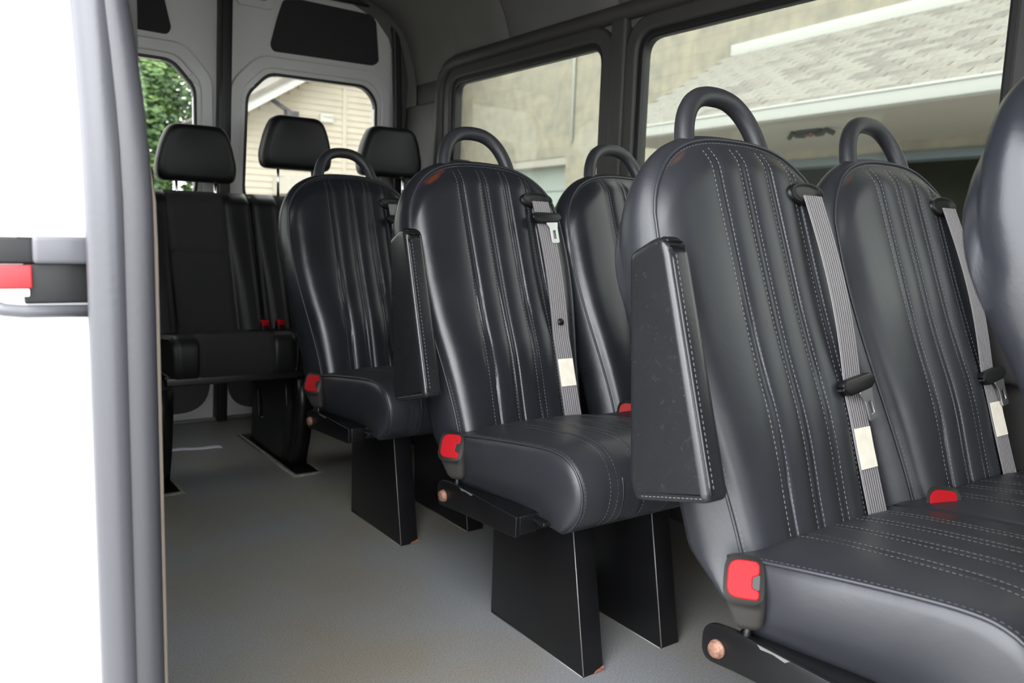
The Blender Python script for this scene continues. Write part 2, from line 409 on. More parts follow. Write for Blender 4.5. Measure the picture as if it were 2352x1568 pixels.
# ---- left (windowed) side wall: plate in (Y, Z) with two window openings and one more towards the front
WX = 1.85
def rrect(y0, y1, z0, z1, r, n=6):
    return round_poly([(y0, z0), (y1, z0), (y1, z1), (y0, z1)], r, n)
wins = [(2.135, 3.10, 0.86, 1.515), (0.845, 1.945, 0.86, 1.51), (-1.1, 0.70, 0.86, 1.51)]
def grow(w, d): return (w[0]-d, w[1]+d, w[2]-d, w[3]+d)
wl = plate('wall_left', [[(-1.5, 0.0), (3.62, 0.0), (3.62, 1.62), (-1.5, 1.62)]] + [rrect(*grow(w, 0.030), 0.085) for w in wins], 0.05, MT['trim_dark'],
           lambda u, v, w: Vector((WX+0.03-w, u, v)))
wall_left = struct('wall_left', wl, label='dark grey trimmed side wall with large tinted windows')
for i, w in enumerate(wins):
    bez = plate('window_bezel', [rrect(*grow(w, 0.055), 0.11), rrect(*grow(w, 0.024), 0.085)], 0.03, MT['trim_dark'],
                lambda u, v, q: Vector((WX-0.005-q, u, v)), bevel=0.010)
    root = obj('window_%d' % (i+1), plate('window_glass', [rrect(*grow(w, 0.02), 0.07)], 0.005, MT['glass'], lambda u, v, q: Vector((WX+0.045-q, u, v))),
               kind='structure', label=['tinted side window beside the rear bench', 'large tinted side window behind the nearest seat pair', 'tinted side window at the front of the cabin'][i])
    obj('window_bezel', bez, root)
    obj('window_gasket', plate('window_gasket', [rrect(*grow(w, 0.032), 0.09), rrect(w[0], w[1], w[2], w[3], 0.065)], 0.036, MT['gasket'],
        lambda u, v, q: Vector((WX+0.012-q, u, v)), bevel=0.008), root)
# pillar trims between the windows
def pillar(y0, y1, name='pillar_trim'):
    prof = [(y0, 0.86), (y1, 0.86), (y1, 1.585), (y0, 1.585)]
    me = prism_mesh(name, prof, 'x', WX-0.028, WX+0.01, MT['trim_dark'], 0.012, 3)
    obj(name, me, wall_left)
pillar(2.005, 2.075); pillar(0.735, 0.79)
obj('pillar_cover', prism_mesh('pillar_cover', [(3.165, 0.3), (3.60, 0.3), (3.58, 1.455), (3.165, 1.455)], 'x', WX-0.018, WX+0.005, MT['trim_low'], 0.008, 3), wall_left)
obj('belt_line_trim', prism_mesh('belt_line_trim', [(-1.5, 0.60), (3.15, 0.60), (3.15, 0.80), (-1.5, 0.80)], 'x', WX-0.035, WX+0.005, MT['trim_dark'], 0.015, 3), wall_left)
obj('cant_rail_trim', sweep('cant_rail_trim', [(WX-0.012, -1.5, 1.600), (WX-0.012, 3.06, 1.600), (WX-0.012, 3.13, 1.588), (WX-0.012, 3.175, 1.55), (WX-0.012, 3.195, 1.49), (WX-0.012, 3.20, 1.40), (WX-0.012, 3.20, 0.80)], 0.028, MT['trim_dark'], seg=12), wall_left)

# ---- ceiling: headliner panels between the seams
def roof_section():
    h = [(1.852, 1.55), (1.838, 1.62), (1.812, 1.70), (1.775, 1.775), (1.70, 1.845), (1.58, 1.89), (1.40, 1.915), (1.2, 1.925), (1.0, 1.928)]
    return h + [(2.0-x, z) for x, z in h[-2::-1]]
ceil = obj('ceiling', None, kind='structure', label='grey fabric headliner arching over the cabin'); ceil.empty_display_size = 0.05
sec = roof_section()
seams = [-1.5, -0.38, 1.0, 2.055, 2.675, 3.46]
for a, b in zip(seams[:-1], seams[1:]):
    rings = []; sec = [p for p in roof_section() if a != -0.38 or p[0] > 1 or p[1] > 1.80]     # the sliding door opening reaches up to the roof edge
    ys = [a+0.0015, a+0.006] + [a+0.006+(b-a-0.012)*k/6 for k in range(1, 6)] + [b-0.006, b-0.0015]
    for k, y in enumerate(ys):
        e = 0.004 if k in (0, len(ys)-1) else 0.0
        cx_, cz_ = 1.0, 1.5
        inner = [Vector((cx_+(x-cx_)*(1+e), y, cz_+(z-cz_)*(1+e))) for x, z in sec]
        rings.append(inner)
    V = []; Fc = []; k = len(sec)
    for r in rings: V += r
    nO = len(V)
    for r in rings: V += [Vector((1.0+(p.x-1.0)*1.035, p.y, 1.5+(p.z-1.5)*1.05)) for p in r]
    for i in range(len(rings)-1):
        for j in range(k-1):
            q = (i*k+j, i*k+j+1, (i+1)*k+j+1, (i+1)*k+j)
            Fc.append(q); Fc.append(tuple(nO+x for x in q[::-1]))
    obj('headliner_panel', fix_normals(new_mesh('headliner_panel', V, Fc, MT['headliner'])), ceil)
# rear header: rounded frame between headliner and rear doors, with the D pillar cover
rings = []; sec = roof_section()
for t, s in ((-0.12, 0.996), (0.0, 0.996), (0.35, 0.990), (0.7, 0.975), (1.0, 0.945)):
    rings.append([Vector((1.0+(x-1.0)*s, 3.46+0.10*t, 1.35+(z-1.35)*s if z > 1.35 else z)) for x, z in ([(1.852, 1.40)] + sec + [(0.148, 1.40)])])
obj('rear_header', loft('rear_header', rings, MT['headliner'], cap=False, closed_rings=False), ceil)

# ---- rear end: door frame and two doors (leaning a little forwards towards the top)
def yd(z): return 3.70 - 0.09*z
def rear(off):
    return lambda u, v, w: Vector((u, yd(v)-off-w, v))
def px_rear(p, off=0.0):
    """pixel -> (X, z) on the rear door plane"""
    d = fwd + RGT*((p[0]-1176)/FPX) + UPV*((784-p[1])/FPX)
    # y = 3.70-.09 z - off
    t = (3.70-off-0.09*CAM_Z)/(d.y+0.09*d.z); q = Vector((0, 0, CAM_Z))+d*t
    return (q.x, q.z)
GX = 0.992
winR = [px_rear(p) for p in [(575, 215), (621, 175), (696, 182), (835, 203), (858, 225)]]
wr_poly = [(winR[0][0]-0.004, winR[0][1]-0.01), winR[1], (winR[3][0], winR[3][1]), (winR[4][0]+0.004, winR[4][1]-0.02), (winR[4][0]+0.025, 1.00), (winR[4][0]-0.02, 0.945), (winR[0][0]+0.03, 0.945), (winR[0][0]-0.012, 1.02)]
hole_r = round_poly(wr_poly, 0.035, 4)
def scale_poly(P, d):
    cx = sum(p[0] for p in P)/len(P); cz = sum(p[1] for p in P)/len(P)
    w = max(p[0] for p in P)-cx; h = max(p[1] for p in P)-cz
    return [(cx+(x-cx)*(1+d/w), cz+(z-cz)*(1+d/h)) for x, z in P]
pan_r = [px_rear(p) for p in [(651, 2), (690, 2), (848, 36), (861, 50), (867, 142), (855, 149), (628, 116), (622, 103), (638, 42)]]
pan_r = round_poly(pan_r, 0.012, 3)
out_r = round_poly([(GX+0.022, -0.03), (1.80, -0.03), (1.845, 0.9), (1.83, 1.35), (1.785, 1.92), (GX+0.022, 1.94)], [0.02, 0.05, 0.2, 0.2, 0.12, 0.02], 6)
mirror = lambda P: [(2*GX-x, z) for x, z in P][::-1]
for k, mk in ((1, mirror), (2, lambda P: P)):
    hole, pan, outl = mk(hole_r), mk(pan_r), mk(out_r)
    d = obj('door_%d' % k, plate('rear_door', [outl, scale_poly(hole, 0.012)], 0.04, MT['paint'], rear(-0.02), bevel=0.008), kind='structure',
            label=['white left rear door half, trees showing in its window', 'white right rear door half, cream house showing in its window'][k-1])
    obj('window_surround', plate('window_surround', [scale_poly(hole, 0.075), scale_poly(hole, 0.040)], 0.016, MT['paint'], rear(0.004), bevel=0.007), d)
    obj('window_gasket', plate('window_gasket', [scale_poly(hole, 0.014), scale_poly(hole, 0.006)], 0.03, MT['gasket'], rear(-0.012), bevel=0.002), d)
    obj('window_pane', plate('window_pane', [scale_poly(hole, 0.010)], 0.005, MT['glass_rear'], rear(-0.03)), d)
    obj('upper_trim_panel', plate('upper_trim_panel', [pan], 0.012, MT['dark_panel'], rear(0.004), bevel=0.004), d)
    low = round_poly(mk([(1.037, 0.045), (1.70, 0.045), (1.72, 0.85), (1.032, 0.85)]), 0.13, 8)
    obj('lower_liner_panel', plate('lower_liner_panel', [low], 0.02, MT['liner'], rear(0.006), bevel=0.006), d)
    edge = round_poly(mk([(1.024, 0.025), (1.72, 0.025), (1.74, 0.87), (1.018, 0.87)]), 0.145, 8)
    obj('pressed_rim', plate('pressed_rim', [edge, low], 0.012, MT['paint'], rear(0.004), bevel=0.004), d)
    tri = mk([(1.06, 1.43), (1.13, 1.47), (1.075, 1.50)])
    obj('pressed_triangle', plate('pressed_triangle', [round_poly(tri, 0.01, 2)], 0.006, MT['paint'], rear(0.002), bevel=0.002), d)
dr = bpy.data.objects['door_2']
obj('door_seal', prism_mesh('door_seal', [(GX-0.022, 0.0), (GX+0.022, 0.0), (GX+0.022, 1.0), (GX-0.022, 1.0)], 'y', 3.60, 3.70, MT['gasket'], 0.006), dr)
sl = bpy.data.objects['door_seal']
for v in sl.data.vertices:
    if v.co.z > 0.5: v.co.z += 0.92; v.co.y -= 0.09*1.9
    v.co.y += 0.025
obj('door_latch', box_mesh('door_latch', (1.13, 3.50, 1.815), (1.165, 3.535, 1.85), MT['plastic'], 0.005), dr)
obj('latch_cover', plate('latch_cover', [round_poly([(1.05, 1.79), (1.20, 1.79), (1.20, 1.88), (1.05, 1.88)], 0.02, 4)], 0.016, MT['paint'], rear(0.004), bevel=0.006), dr)
fr_out = [(0.10, -0.10), (1.90, -0.10), (1.90, 1.98), (0.10, 1.98)]
fr_in = round_poly([(0.20, -0.025), (1.79, -0.025), (1.815, 0.9), (1.80, 1.36), (1.752, 1.885), (0.248, 1.885), (0.20, 1.36), (0.185, 0.9)], [0.05, 0.05, 0.2, 0.2, 0.12, 0.12, 0.2, 0.2], 6)
wall_rear = struct('wall_rear', plate('wall_rear', [fr_out, fr_in], 0.06, MT['trim_dark'], rear(0.02)), label='dark frame around the rear doors')
obj('frame_seal', plate('frame_seal', [scale_poly(fr_in, 0.012), scale_poly(fr_in, -0.010)], 0.03, MT['gasket'], rear(0.04), bevel=0.008), wall_rear)

# ---- right side wall behind the door opening (with a window), and the door opening's seal
wr = plate('wall_right', [[(1.0, -0.05), (3.62, -0.05), (3.62, 1.62), (1.0, 1.62)], rrect(1.35, 3.1, 0.9, 1.5, 0.07)], 0.05, MT['trim_dark'],
           lambda u, v, w: Vector((0.163-w, u, v)))
wall_right = struct('wall_right', wr, label='side wall behind the sliding door opening')
obj('window_pane', plate('window_pane', [rrect(1.34, 3.11, 0.89, 1.51, 0.07)], 0.005, MT['glass'], lambda u, v, w: Vector((0.155-w, u, v))), wall_right)

obj('front_wall_section', plate('front_wall_section', [[(-1.5, -0.05), (-0.38, -0.05), (-0.38, 1.62), (-1.5, 1.62)], rrect(-1.35, -0.55, 0.85, 1.5, 0.07)], 0.05, MT['trim_dark'], lambda u, v, w: Vector((0.163-w, u, v))), wall_right)
obj('window_pane', plate('window_pane', [rrect(-1.36, -0.54, 0.84, 1.51, 0.07)], 0.005, MT['glass'], lambda u, v, w: Vector((0.155-w, u, v))), wall_right)
struct('wall_front', plate('wall_front', [[(0.13, -0.05), (1.87, -0.05), (1.87, 1.95), (0.13, 1.95)], round_poly([(0.25, 0.75), (1.75, 0.75), (1.65, 1.5), (0.35, 1.5)], 0.1, 5)], 0.05, MT['trim_dark'], lambda u, v, w: Vector((u, -1.53+w, v))), label='front end of the cabin with a windscreen opening')
def zcol(x_lo, x_hi, y, zs):      # column of points with the bend of the door opening towards the roof
    return [(x_lo + (x_hi-x_lo)*max(0, (z-0.88)/0.22)**1.6, y + 0.02*max(0, (z-0.88)/0.22)**2, z) for z in zs]
zs = [-0.25 + 0.05*k for k in range(29)]
seal = obj('door_seal', sweep('door_seal', zcol(0.1425, 0.138, 0.95, zs), 0.0155, MT['rubber'], seg=16, ry=0.02),
           label='grey rubber seal along the sliding door opening', cat='door seal')
obj('seal_lip', sweep('seal_lip', zcol(0.1675, 0.153, 0.948, zs), 0.0130, MT['rubber_lip'], seg=14, ry=0.022), seal)
obj('seal_groove', sweep('seal_groove', zcol(0.157, 0.147, 0.965, zs), 0.008, MT['gasket'], seg=10), seal)
jt = obj('trim_1', sweep('trim_1', zcol(0.1815, 0.140, 0.962, zs), 0.0078, MT['beige'], seg=10, ry=0.015), kind='structure', label='beige trim edge beside the rubber door seal')

# ---- the opened sliding door: leading edge with its latch
P = lambda x, y: at(x, y, 'y', 1.0)
door = obj('sliding_door', None, label='white sliding door slid open, its edge with a black latch', cat='door', loc=(0.09, 1.02, -0.35)); door.empty_display_size = 0.05
def dobj(name, me): 
    o = obj(name, me, door); o.matrix_parent_inverse = Matrix.Translation((-0.09, -1.02, 0.35)); return o
dpts = round_poly([(0.040, 1.018), (0.134, 1.018), (0.134, 1.05), (0.128, 2.2), (0.036, 2.2)], [0.012, 0.004, 0, 0, 0], 4)
dobj('door_panel', prism_mesh('door_panel', dpts, 'z', -0.35, 1.6, MT['body']))
def latch_box(name, x0, x1, y0, y1, yf, m, bevel=0.003):
    a, b = P(x0, y1), P(x1, y0)
    return dobj(name, box_mesh(name, (a.x, yf, a.z), (b.x, 1.02, b.z), m, bevel, 3))
latch_box('latch_bar', -40, 78, 545, 606, 1.008, MT['plastic'])
latch_box('latch_cover', 76, 205, 545, 606, 0.998, MT['grey_plastic'], 0.005)
latch_box('latch_top_rim', 40, 205, 512, 545, 1.006, MT['body'], 0.004)
latch_box('latch_recess', 60, 205, 606, 700, 1.012, MT['plastic'], 0.002)
latch_box('red_tab', -40, 74, 610, 664, 1.004, MT['reflect_red'], 0.002)
latch_box('white_tab', -40, 70, 664, 684, 1.005, MT['reflect_white'], 0.002)
a, b, c = P(-40, 700), P(60, 716), P(205, 714)
dobj('latch_lower_rim', sweep('latch_lower_rim', [(a.x, 1.01, a.z), ((a.x+b.x)/2, 1.005, b.z+0.002), (b.x, 1.004, b.z), (c.x, 1.004, c.z)], 0.007, MT['grey_plastic'], seg=10))

# ================================================================== SEATS
RIBS = [-0.082, -0.017, 0.048, 0.113]; PAIR = 0.0065
def sstep(t): t = max(0.0, min(1.0, t)); return t*t*(3-2*t)
def wf(z): return 0.176 + (0.221-0.176)*sstep((z-0.42)/0.40)       # half width of the front panel
def wrr(z): return 0.200 + (0.229-0.200)*sstep((z-0.40)/0.40)      # half width at the rear edge
ZB = 0.365
def ztop(u, rear=False):
    p = 2.7; z = 0.845 + 0.200*(max(0.0, 1-abs(u)**p))**(1/p)
    return z - (0.012 if rear else 0)
def rib_relief(x):
    """pleat profile across the front panel: deep pair grooves, soft puffs between them"""
    lines = sorted([r-PAIR for r in RIBS]+[r+PAIR for r in RIBS])
    y = 0.0
    for q in lines: y += 0.0026*math.exp(-((x-q)/0.0016)**2)
    for a, b in zip(RIBS[:-1], RIBS[1:]):
        lo, hi = a+PAIR, b-PAIR
        if lo < x < hi: y -= 0.0045*(1-abs(2*(x-lo)/(hi-lo)-1)**2.6)
    lo, hi = -0.215, RIBS[0]-PAIR
    if lo < x < hi: y -= 0.005*(1-abs(2*(x-lo)/(hi-lo)-1)**3)
    lo, hi = RIBS[-1]+PAIR, 0.215
    if lo < x < hi: y -= 0.005*(1-abs(2*(x-lo)/(hi-lo)-1)**3)
    return y
def front_point(u, z):
    zt = ztop(u); x = u*wf(z)
    y = 0.004 + 0.36*(z-0.44) + 0.010*math.sin(math.pi*max(0, min(1, (z-0.45)/0.5)))*0.0
    y += -0.012*(1-abs(u)**3) - 0.014*(1-max(0.0, (abs(u)-0.78)/0.22)**2)
    fade = sstep((zt-z)/0.05)*sstep((1-abs(u))/0.08)
    y += rib_relief(x)*fade
    y += 0.022*(1-sstep((zt-z)/0.055))**2 * (1-abs(u)**6)
    y -= 0.010*math.exp(-((z-0.60)/0.10)**2)*(1-u*u)      # lumbar
    return Vector((x, y, z))
def rear_point(u, v):
    zt = ztop(u, True); z = ZB+0.01 + (zt-ZB-0.01)*v
    x = u*wrr(z)
    y = 0.075 + 0.33*(z-0.41) + 0.030*math.exp(-((z-0.84)/0.11)**2)
    y -= 0.02*(1-sstep((zt-z)/0.06)) + 0.05*(1-sstep((z-ZB)/0.07))
    return Vector((x, y, z))
def backrest_mesh():
    us = set(round(math.sin(math.pi/2*(-1+2*k/60)), 4) for k in range(61))
    for r in RIBS:
        for s in (-1, 1):
            for e in (-0.0036, -0.0014, 0, 0.0014, 0.0036): us.add(round((r+s*PAIR+e)/0.215, 4))
    us = sorted(us); us = [u for i, u in enumerate(us) if i == 0 or u-us[i-1] > 0.0045 or abs(u) > 0.93]
    us[0] = -1.0; us[-1] = 1.0
    nv = 46; V = []; Fc = []; nu = len(us)
    # rows spaced closer towards the top
    tv = [1-(1-k/nv)**1.25 for k in range(nv+1)]
    F0 = 0
    for v in tv:
        for u in us: V.append(front_point(u, ZB + (ztop(u)-ZB)*v))
    R0 = len(V)
    for v in tv:
        for u in us: V.append(rear_point(u, v))
    for j in range(nv):
        for i in range(nu-1):
            a = j*nu+i
            Fc.append((a, a+1, a+nu+1, a+nu)); Fc.append((R0+a, R0+a+nu, R0+a+nu+1, R0+a+1))
    per = [i for i in range(nu)] + [j*nu+nu-1 for j in range(1, nv+1)] + [nv*nu+i for i in range(nu-2, -1, -1)] + [j*nu for j in range(nv-1, 0, -1)]
    m = 7; rings = [per]
    cen = Vector((0, 0, 0.72))
    for k in range(1, m):
        t = k/m; ring = []
        for q in per:
            a, b = V[q], V[R0+q]; p = a.lerp(b, t)
            o = Vector((p.x*1.0, 0, max(0, p.z-0.80)*1.6)); 
            if o.length > 1e-6: o.normalize()
            p = p + o*(0.013*math.sin(math.pi*t))
            ring.append(len(V)); V.append(p)
        rings.append(ring)
    rings.append([R0+q for q in per])
    n = len(per)
    for A, B in zip(rings[:-1], rings[1:]):
        for i in range(n):
            Fc.append((A[i], B[i], B[(i+1) % n], A[(i+1) % n]))
    return fix_normals(new_mesh('backrest', V, Fc, MT['leather'])), [V[q].copy() for q in per], nu, nv
ME = {}
ME['backrest'], PER, NU, NV = backrest_mesh()
ME['backrest_plain'] = ME['backrest'].copy(); ME['backrest_plain'].materials[0] = MT['leather_shiny']
ME['backrest_orange'] = ME['backrest'].copy(); ME['backrest_orange'].materials[0] = MT['leather_orange']
# seam cord along the edge of the front panel (left, top, right)
seam_path = [PER[-k] for k in range(1, NV)][::-1] if False else None
left = [front_point(-1, ZB+(ztop(-1)-ZB)*k/40) for k in range(41)]
topc = [front_point(-1+2*k/80, ztop(-1+2*k/80)) for k in range(1, 80)]
right = [front_point(1, ZB+(ztop(1)-ZB)*(1-k/40)) for k in range(41)]
full = left+topc+right
ME['back_seam'] = sweep('seam_cord', [p+Vector((0, -0.0005, 0)) for p in full], 0.0028, MT['piping'], seg=8)
lines = []
for r in RIBS:
    for s in (-1, 1):
        x = r+s*(PAIR+0.002); ln = []
        for k in range(60):
            u = x/0.215; z = 0.43 + (ztop(u)-0.012-0.43)*k/59; u = x/wf(z)
            p = front_point(u, z); ln.append((p+Vector((0, -0.0004, 0)), Vector((0, -0.94, 0.34))))
        lines.append(ln)
offs = []
for p in full:
    c = Vector((0, p.y, 0.72)); d = (c-p); d.y = 0; d.normalize(); 
    offs.append((p+d*0.006+Vector((0, -0.0035, 0)), Vector((0, -0.94, 0.34))))
lines.append(offs)
ME['back_stitch'] = stitches('stitching', lines, MT['stitch'], w=0.0006, h=0.0006)

# ---- cushion
TOPP = [(0.012, 0.436), (-0.017, 0.442), (-0.10, 0.455), (-0.20, 0.466), (-0.29, 0.473), (-0.335, 0.469), (-0.368, 0.450), (-0.386, 0.415), (-0.384, 0.375), (-0.366, 0.340), (-0.335, 0.312)]
def resample(P, n):
    P = [Vector(p) for p in P]; L = [0]
    for a, b in zip(P[:-1], P[1:]): L.append(L[-1]+(b-a).length)
    out = []
    for k in range(n):
        d = L[-1]*k/(n-1)
        for i in range(len(P)-1):
            if d <= L[i+1]+1e-9:
                t = (d-L[i])/max(L[i+1]-L[i], 1e-9)
                p0, p1, p2, p3 = P[max(i-1, 0)], P[i], P[i+1], P[min(i+2, len(P)-1)]
                out.append(0.5*((2*p1)+(p2-p0)*t+(2*p0-5*p1+4*p2-p3)*t*t+(3*p1-p0-3*p2+p3)*t**3)); break
    return out
NP = 46
PROF = resample(TOPP, NP)
BOTT = resample([(-0.01, 0.338), (-0.04, 0.335), (-0.15, 0.325), (-0.28, 0.315), (-0.335, 0.312)], NP)
def seam_x(t): return -(0.196 - 0.036*sstep((t-0.05)/0.6) - 0.018*sstep((t-0.5)/0.4))
CR = [-0.075, -0.005, 0.065, 0.135]
def cush_point(x, k, xl, xr):
    t = k/(NP-1); p = PROF[k]
    a = PROF[min(k+1, NP-1)]-PROF[max(k-1, 0)]; n = Vector((a.y, -a.x)).normalized()
    if n.y < 0 and t < 0.5: n = -n
    uu = (x-xl)/(xr-xl)*2-1
    h = 0.014*(1-abs(uu)**3)*sstep(t/0.1)*sstep((1-t)/0.12)
    for c in CR:
        for s in (-1, 1): h -= 0.0018*math.exp(-((x-c-s*PAIR)/0.0024)**2)*sstep((1-t)/0.05)
    q = p + n*h
    return Vector((x, q.x, q.y)), n
def cushion_mesh():
    us = set(k/36 for k in range(37))
    xl0, xr0 = -0.18, 0.228
    for c in CR:
        for s in (-1, 1):
            for e in (-0.003, 0, 0.003): us.add((c+s*PAIR+e-xl0)/(xr0-xl0))
    us = sorted(us); us = [u for i, u in enumerate(us) if i == 0 or u-us[i-1] > 0.004]; us[-1] = 1.0
    nu = len(us); V = []; Fc = []
    for k in range(NP):
        xl, xr = seam_x(k/(NP-1)), 0.228
        for u in us:
            x = xl0+(xr0-xl0)*u
            x = xl + (x-xl0)*( (xr-xl)/(xr0-xl0) ) if u < 0.25 else x + (xl-xl0)*(1-u)/0.75*0.75*(1-u)
            if u == 0: x = xl
            V.append(cush_point(x, k, xl, xr)[0])
    for k in range(NP-1):
        for i in range(nu-1):
            a = k*nu+i; Fc.append((a, a+nu, a+nu+1, a+1))
    m = 8
    def side(col, sgn, xb):
        ids = [[k*nu+col for k in range(NP)]]
        for j in range(1, m+1):
            t = j/m; row = []
            for k in range(NP):
                a = V[k*nu+col]; xx = xb(k/(NP-1)); b = Vector((xx, BOTT[k].x, BOTT[k].y))
                p = a.lerp(b, t); p.x += sgn*0.016*math.sin(math.pi*min(1, t*1.1))**0.8*sstep((a-b).length/0.05)*(0.25+0.75*sstep(k/(NP*0.3)))
                row.append(len(V)); V.append(p)
            ids.append(row)
        for A, B in zip(ids[:-1], ids[1:]):
            for k in range(NP-1):
                q = (A[k], B[k], B[k+1], A[k+1]); Fc.append(q if sgn < 0 else q[::-1])
        return ids[-1]
    lb = side(0, -1, lambda t: -(0.188-0.042*sstep(t/0.7)))
    rb = side(nu-1, 1, lambda t: 0.218) if True else None
    for k in range(NP-1): Fc.append((lb[k], rb[k], rb[k+1], lb[k+1]))
    Fc.append(tuple([lb[0]]+[nu*0+i for i in range(0, nu)]+[rb[0]]))
    me = new_mesh('cushion', V, Fc, MT['leather_plain'])
    return fix_normals(me), [V[k*nu].copy() for k in range(NP)]
ME['cushion'], CSEAM = cushion_mesh()
ME['cushion_seam'] = sweep('seam_cord', [p+Vector((-0.001, 0, 0.0)) for p in CSEAM[2:-1]], 0.0026, MT['piping'], seg=8)
lines = []
for c in CR:
    for s in (-1, 1):
        ln = []
        for k in range(4, NP-2):
            p, n = cush_point(c+s*(PAIR+0.002), k, seam_x(k/(NP-1)), 0.228); nn = Vector((0, n.x, n.y)); ln.append((p+nn*0.0004, nn))
        lines.append(ln)
ln = []
for k in range(2, NP-1):
    p, n = cush_point(CSEAM[k].x+0.006, k, seam_x(k/(NP-1)), 0.228); nn = Vector((-0.3, n.x, n.y)).normalized(); ln.append((p+nn*0.0006, nn))
lines.append(ln)
ME['cushion_stitch'] = stitches('stitching', lines, MT['stitch_dark'], w=0.0006, h=0.0006)
def mirrored(me, name):
    c = me.copy(); c.name = name
    for v in c.vertices: v.co.x = -v.co.x
    c.flip_normals(); return c
for k in ('cushion', 'cushion_seam', 'cushion_stitch'): ME[k+'_m'] = mirrored(ME[k], k)

# ---- grab handle on top of the backrest
hp = []
for k in range(41):
    a = math.pi*k/40; c, s = math.cos(a), math.sin(a)
    x = -0.098*math.copysign(abs(c)**0.80, c); h = abs(s)**0.86
    hp.append((x, 0.222+0.045*h, 0.990+0.133*h))
hp = [(-0.1, 0.212, 0.955)] + hp + [(0.1, 0.212, 0.955)]
ME['handle'] = sweep('grab_handle', hp, 0.0165, MT['handle'], seg=16)

# ---- belt guide, belt, tongue, label
GC = Vector((0.132, 0.164, 0.964))
def guide_mesh():
    rings = []
    nn, tt = Vector((0, -0.94, 0.34)), Vector((0, 0.34, 0.94))
    for h, s in ((-0.016, 0.96), (0.001, 1.0), (0.005, 0.98), (0.0075, 0.91), (0.008, 0.84), (0.004, 0.76), (0.003, 0.4)):
        ring = []
        for k in range(32):
            a = 2*math.pi*k/32; c, q = math.cos(a), math.sin(a)
            ring.append(GC + Vector((0.050*s*math.copysign(abs(c)**0.9, c), 0, 0)) + tt*(0.0205*s*math.copysign(abs(q)**0.95, q)) + nn*h)
        rings.append(ring)
    return loft('belt_guide', rings, MT['plastic'])
ME['guide'] = guide_mesh()
B0, B1 = Vector((0.136, 0.150, 0.962)), Vector((0.128, -0.03, 0.437))
def belt_pt(t):
    p = B0.lerp(B1, t); z = p.z
    lo = min(front_point(max(-0.95, min(0.95, (p.x+e)/wf(z))), z).y for e in (-0.022, 0.0, 0.022)) - 0.006
    p.y = min(p.y - 0.012*math.sin(math.pi*min(1, t*1.6))*(t < 0.625), lo)
    return p
def strip(name, t0, t1, w, m, off=0.0, n=24, thick=0.0022):
    V, Fc, UV = [], [], []
    nrm = Vector((0, -0.96, 0.28))
    for k in range(n+1):
        t = t0+(t1-t0)*k/n; p = belt_pt(t)+nrm*off
        tw = 0.10*math.sin(math.pi*t)
        sd = Vector((math.cos(tw), 0.25*math.sin(tw), 0))*w/2
        V += [p-sd, p+sd, p+sd-nrm*thick, p-sd-nrm*thick]
    for k in range(n):
        a = 4*k
        for j in range(4): Fc.append((a+j, a+(j+1) % 4, a+4+(j+1) % 4, a+4+j))
    Fc += [(0, 3, 2, 1), (4*n, 4*n+1, 4*n+2, 4*n+3)]
    me = new_mesh(name, V, Fc, m, smooth=False)
    uv = me.uv_layers.new(name='UVMap')
    for lp in me.loops:
        j = lp.vertex_index % 4; uv.data[lp.index].uv = (0.0 if j in (0, 3) else 1.0, (lp.vertex_index//4)/n)
    return me
ME['belt'] = strip('seat_belt', 0.0, 1.0, 0.050, MT['belt'])
ME['belt_label'] = strip('belt_label', 0.72, 0.84, 0.046, MT['label'], off=0.0018, n=6, thick=0.001)
def tongue_meshes():
    # local frame: origin on the belt, z up along the belt, x across, -y towards the sitter
    bar = prism_mesh('tongue_grip', round_poly([(-0.046, 0.006), (-0.030, -0.010), (0.030, -0.012), (0.046, -0.002), (0.040, 0.013), (-0.036, 0.018)], 0.008, 4), 'y', -0.013, 0.004, MT['plastic'], 0.004)
    outer = round_poly([(-0.006, -0.010), (0.030, -0.010), (0.026, -0.025), (0.026, -0.062), (0.004, -0.062), (0.004, -0.025)], 0.005, 3)
    inner = round_poly([(0.010, -0.030), (0.020, -0.030), (0.020, -0.052), (0.010, -0.052)], 0.002, 2)
    blade = plate('tongue_blade', [outer, inner], 0.003, MT['tongue'], lambda u, v, w: Vector((u, -0.010-w, v)), bevel=0.0006)
    return bar, blade
ME['tongue_grip'], ME['tongue_blade'] = tongue_meshes()
ME['belt_button'] = sweep('belt_button', [(0, -0.004, 0), (0, 0.001, 0)], 0.0085, MT['plastic'], seg=14)

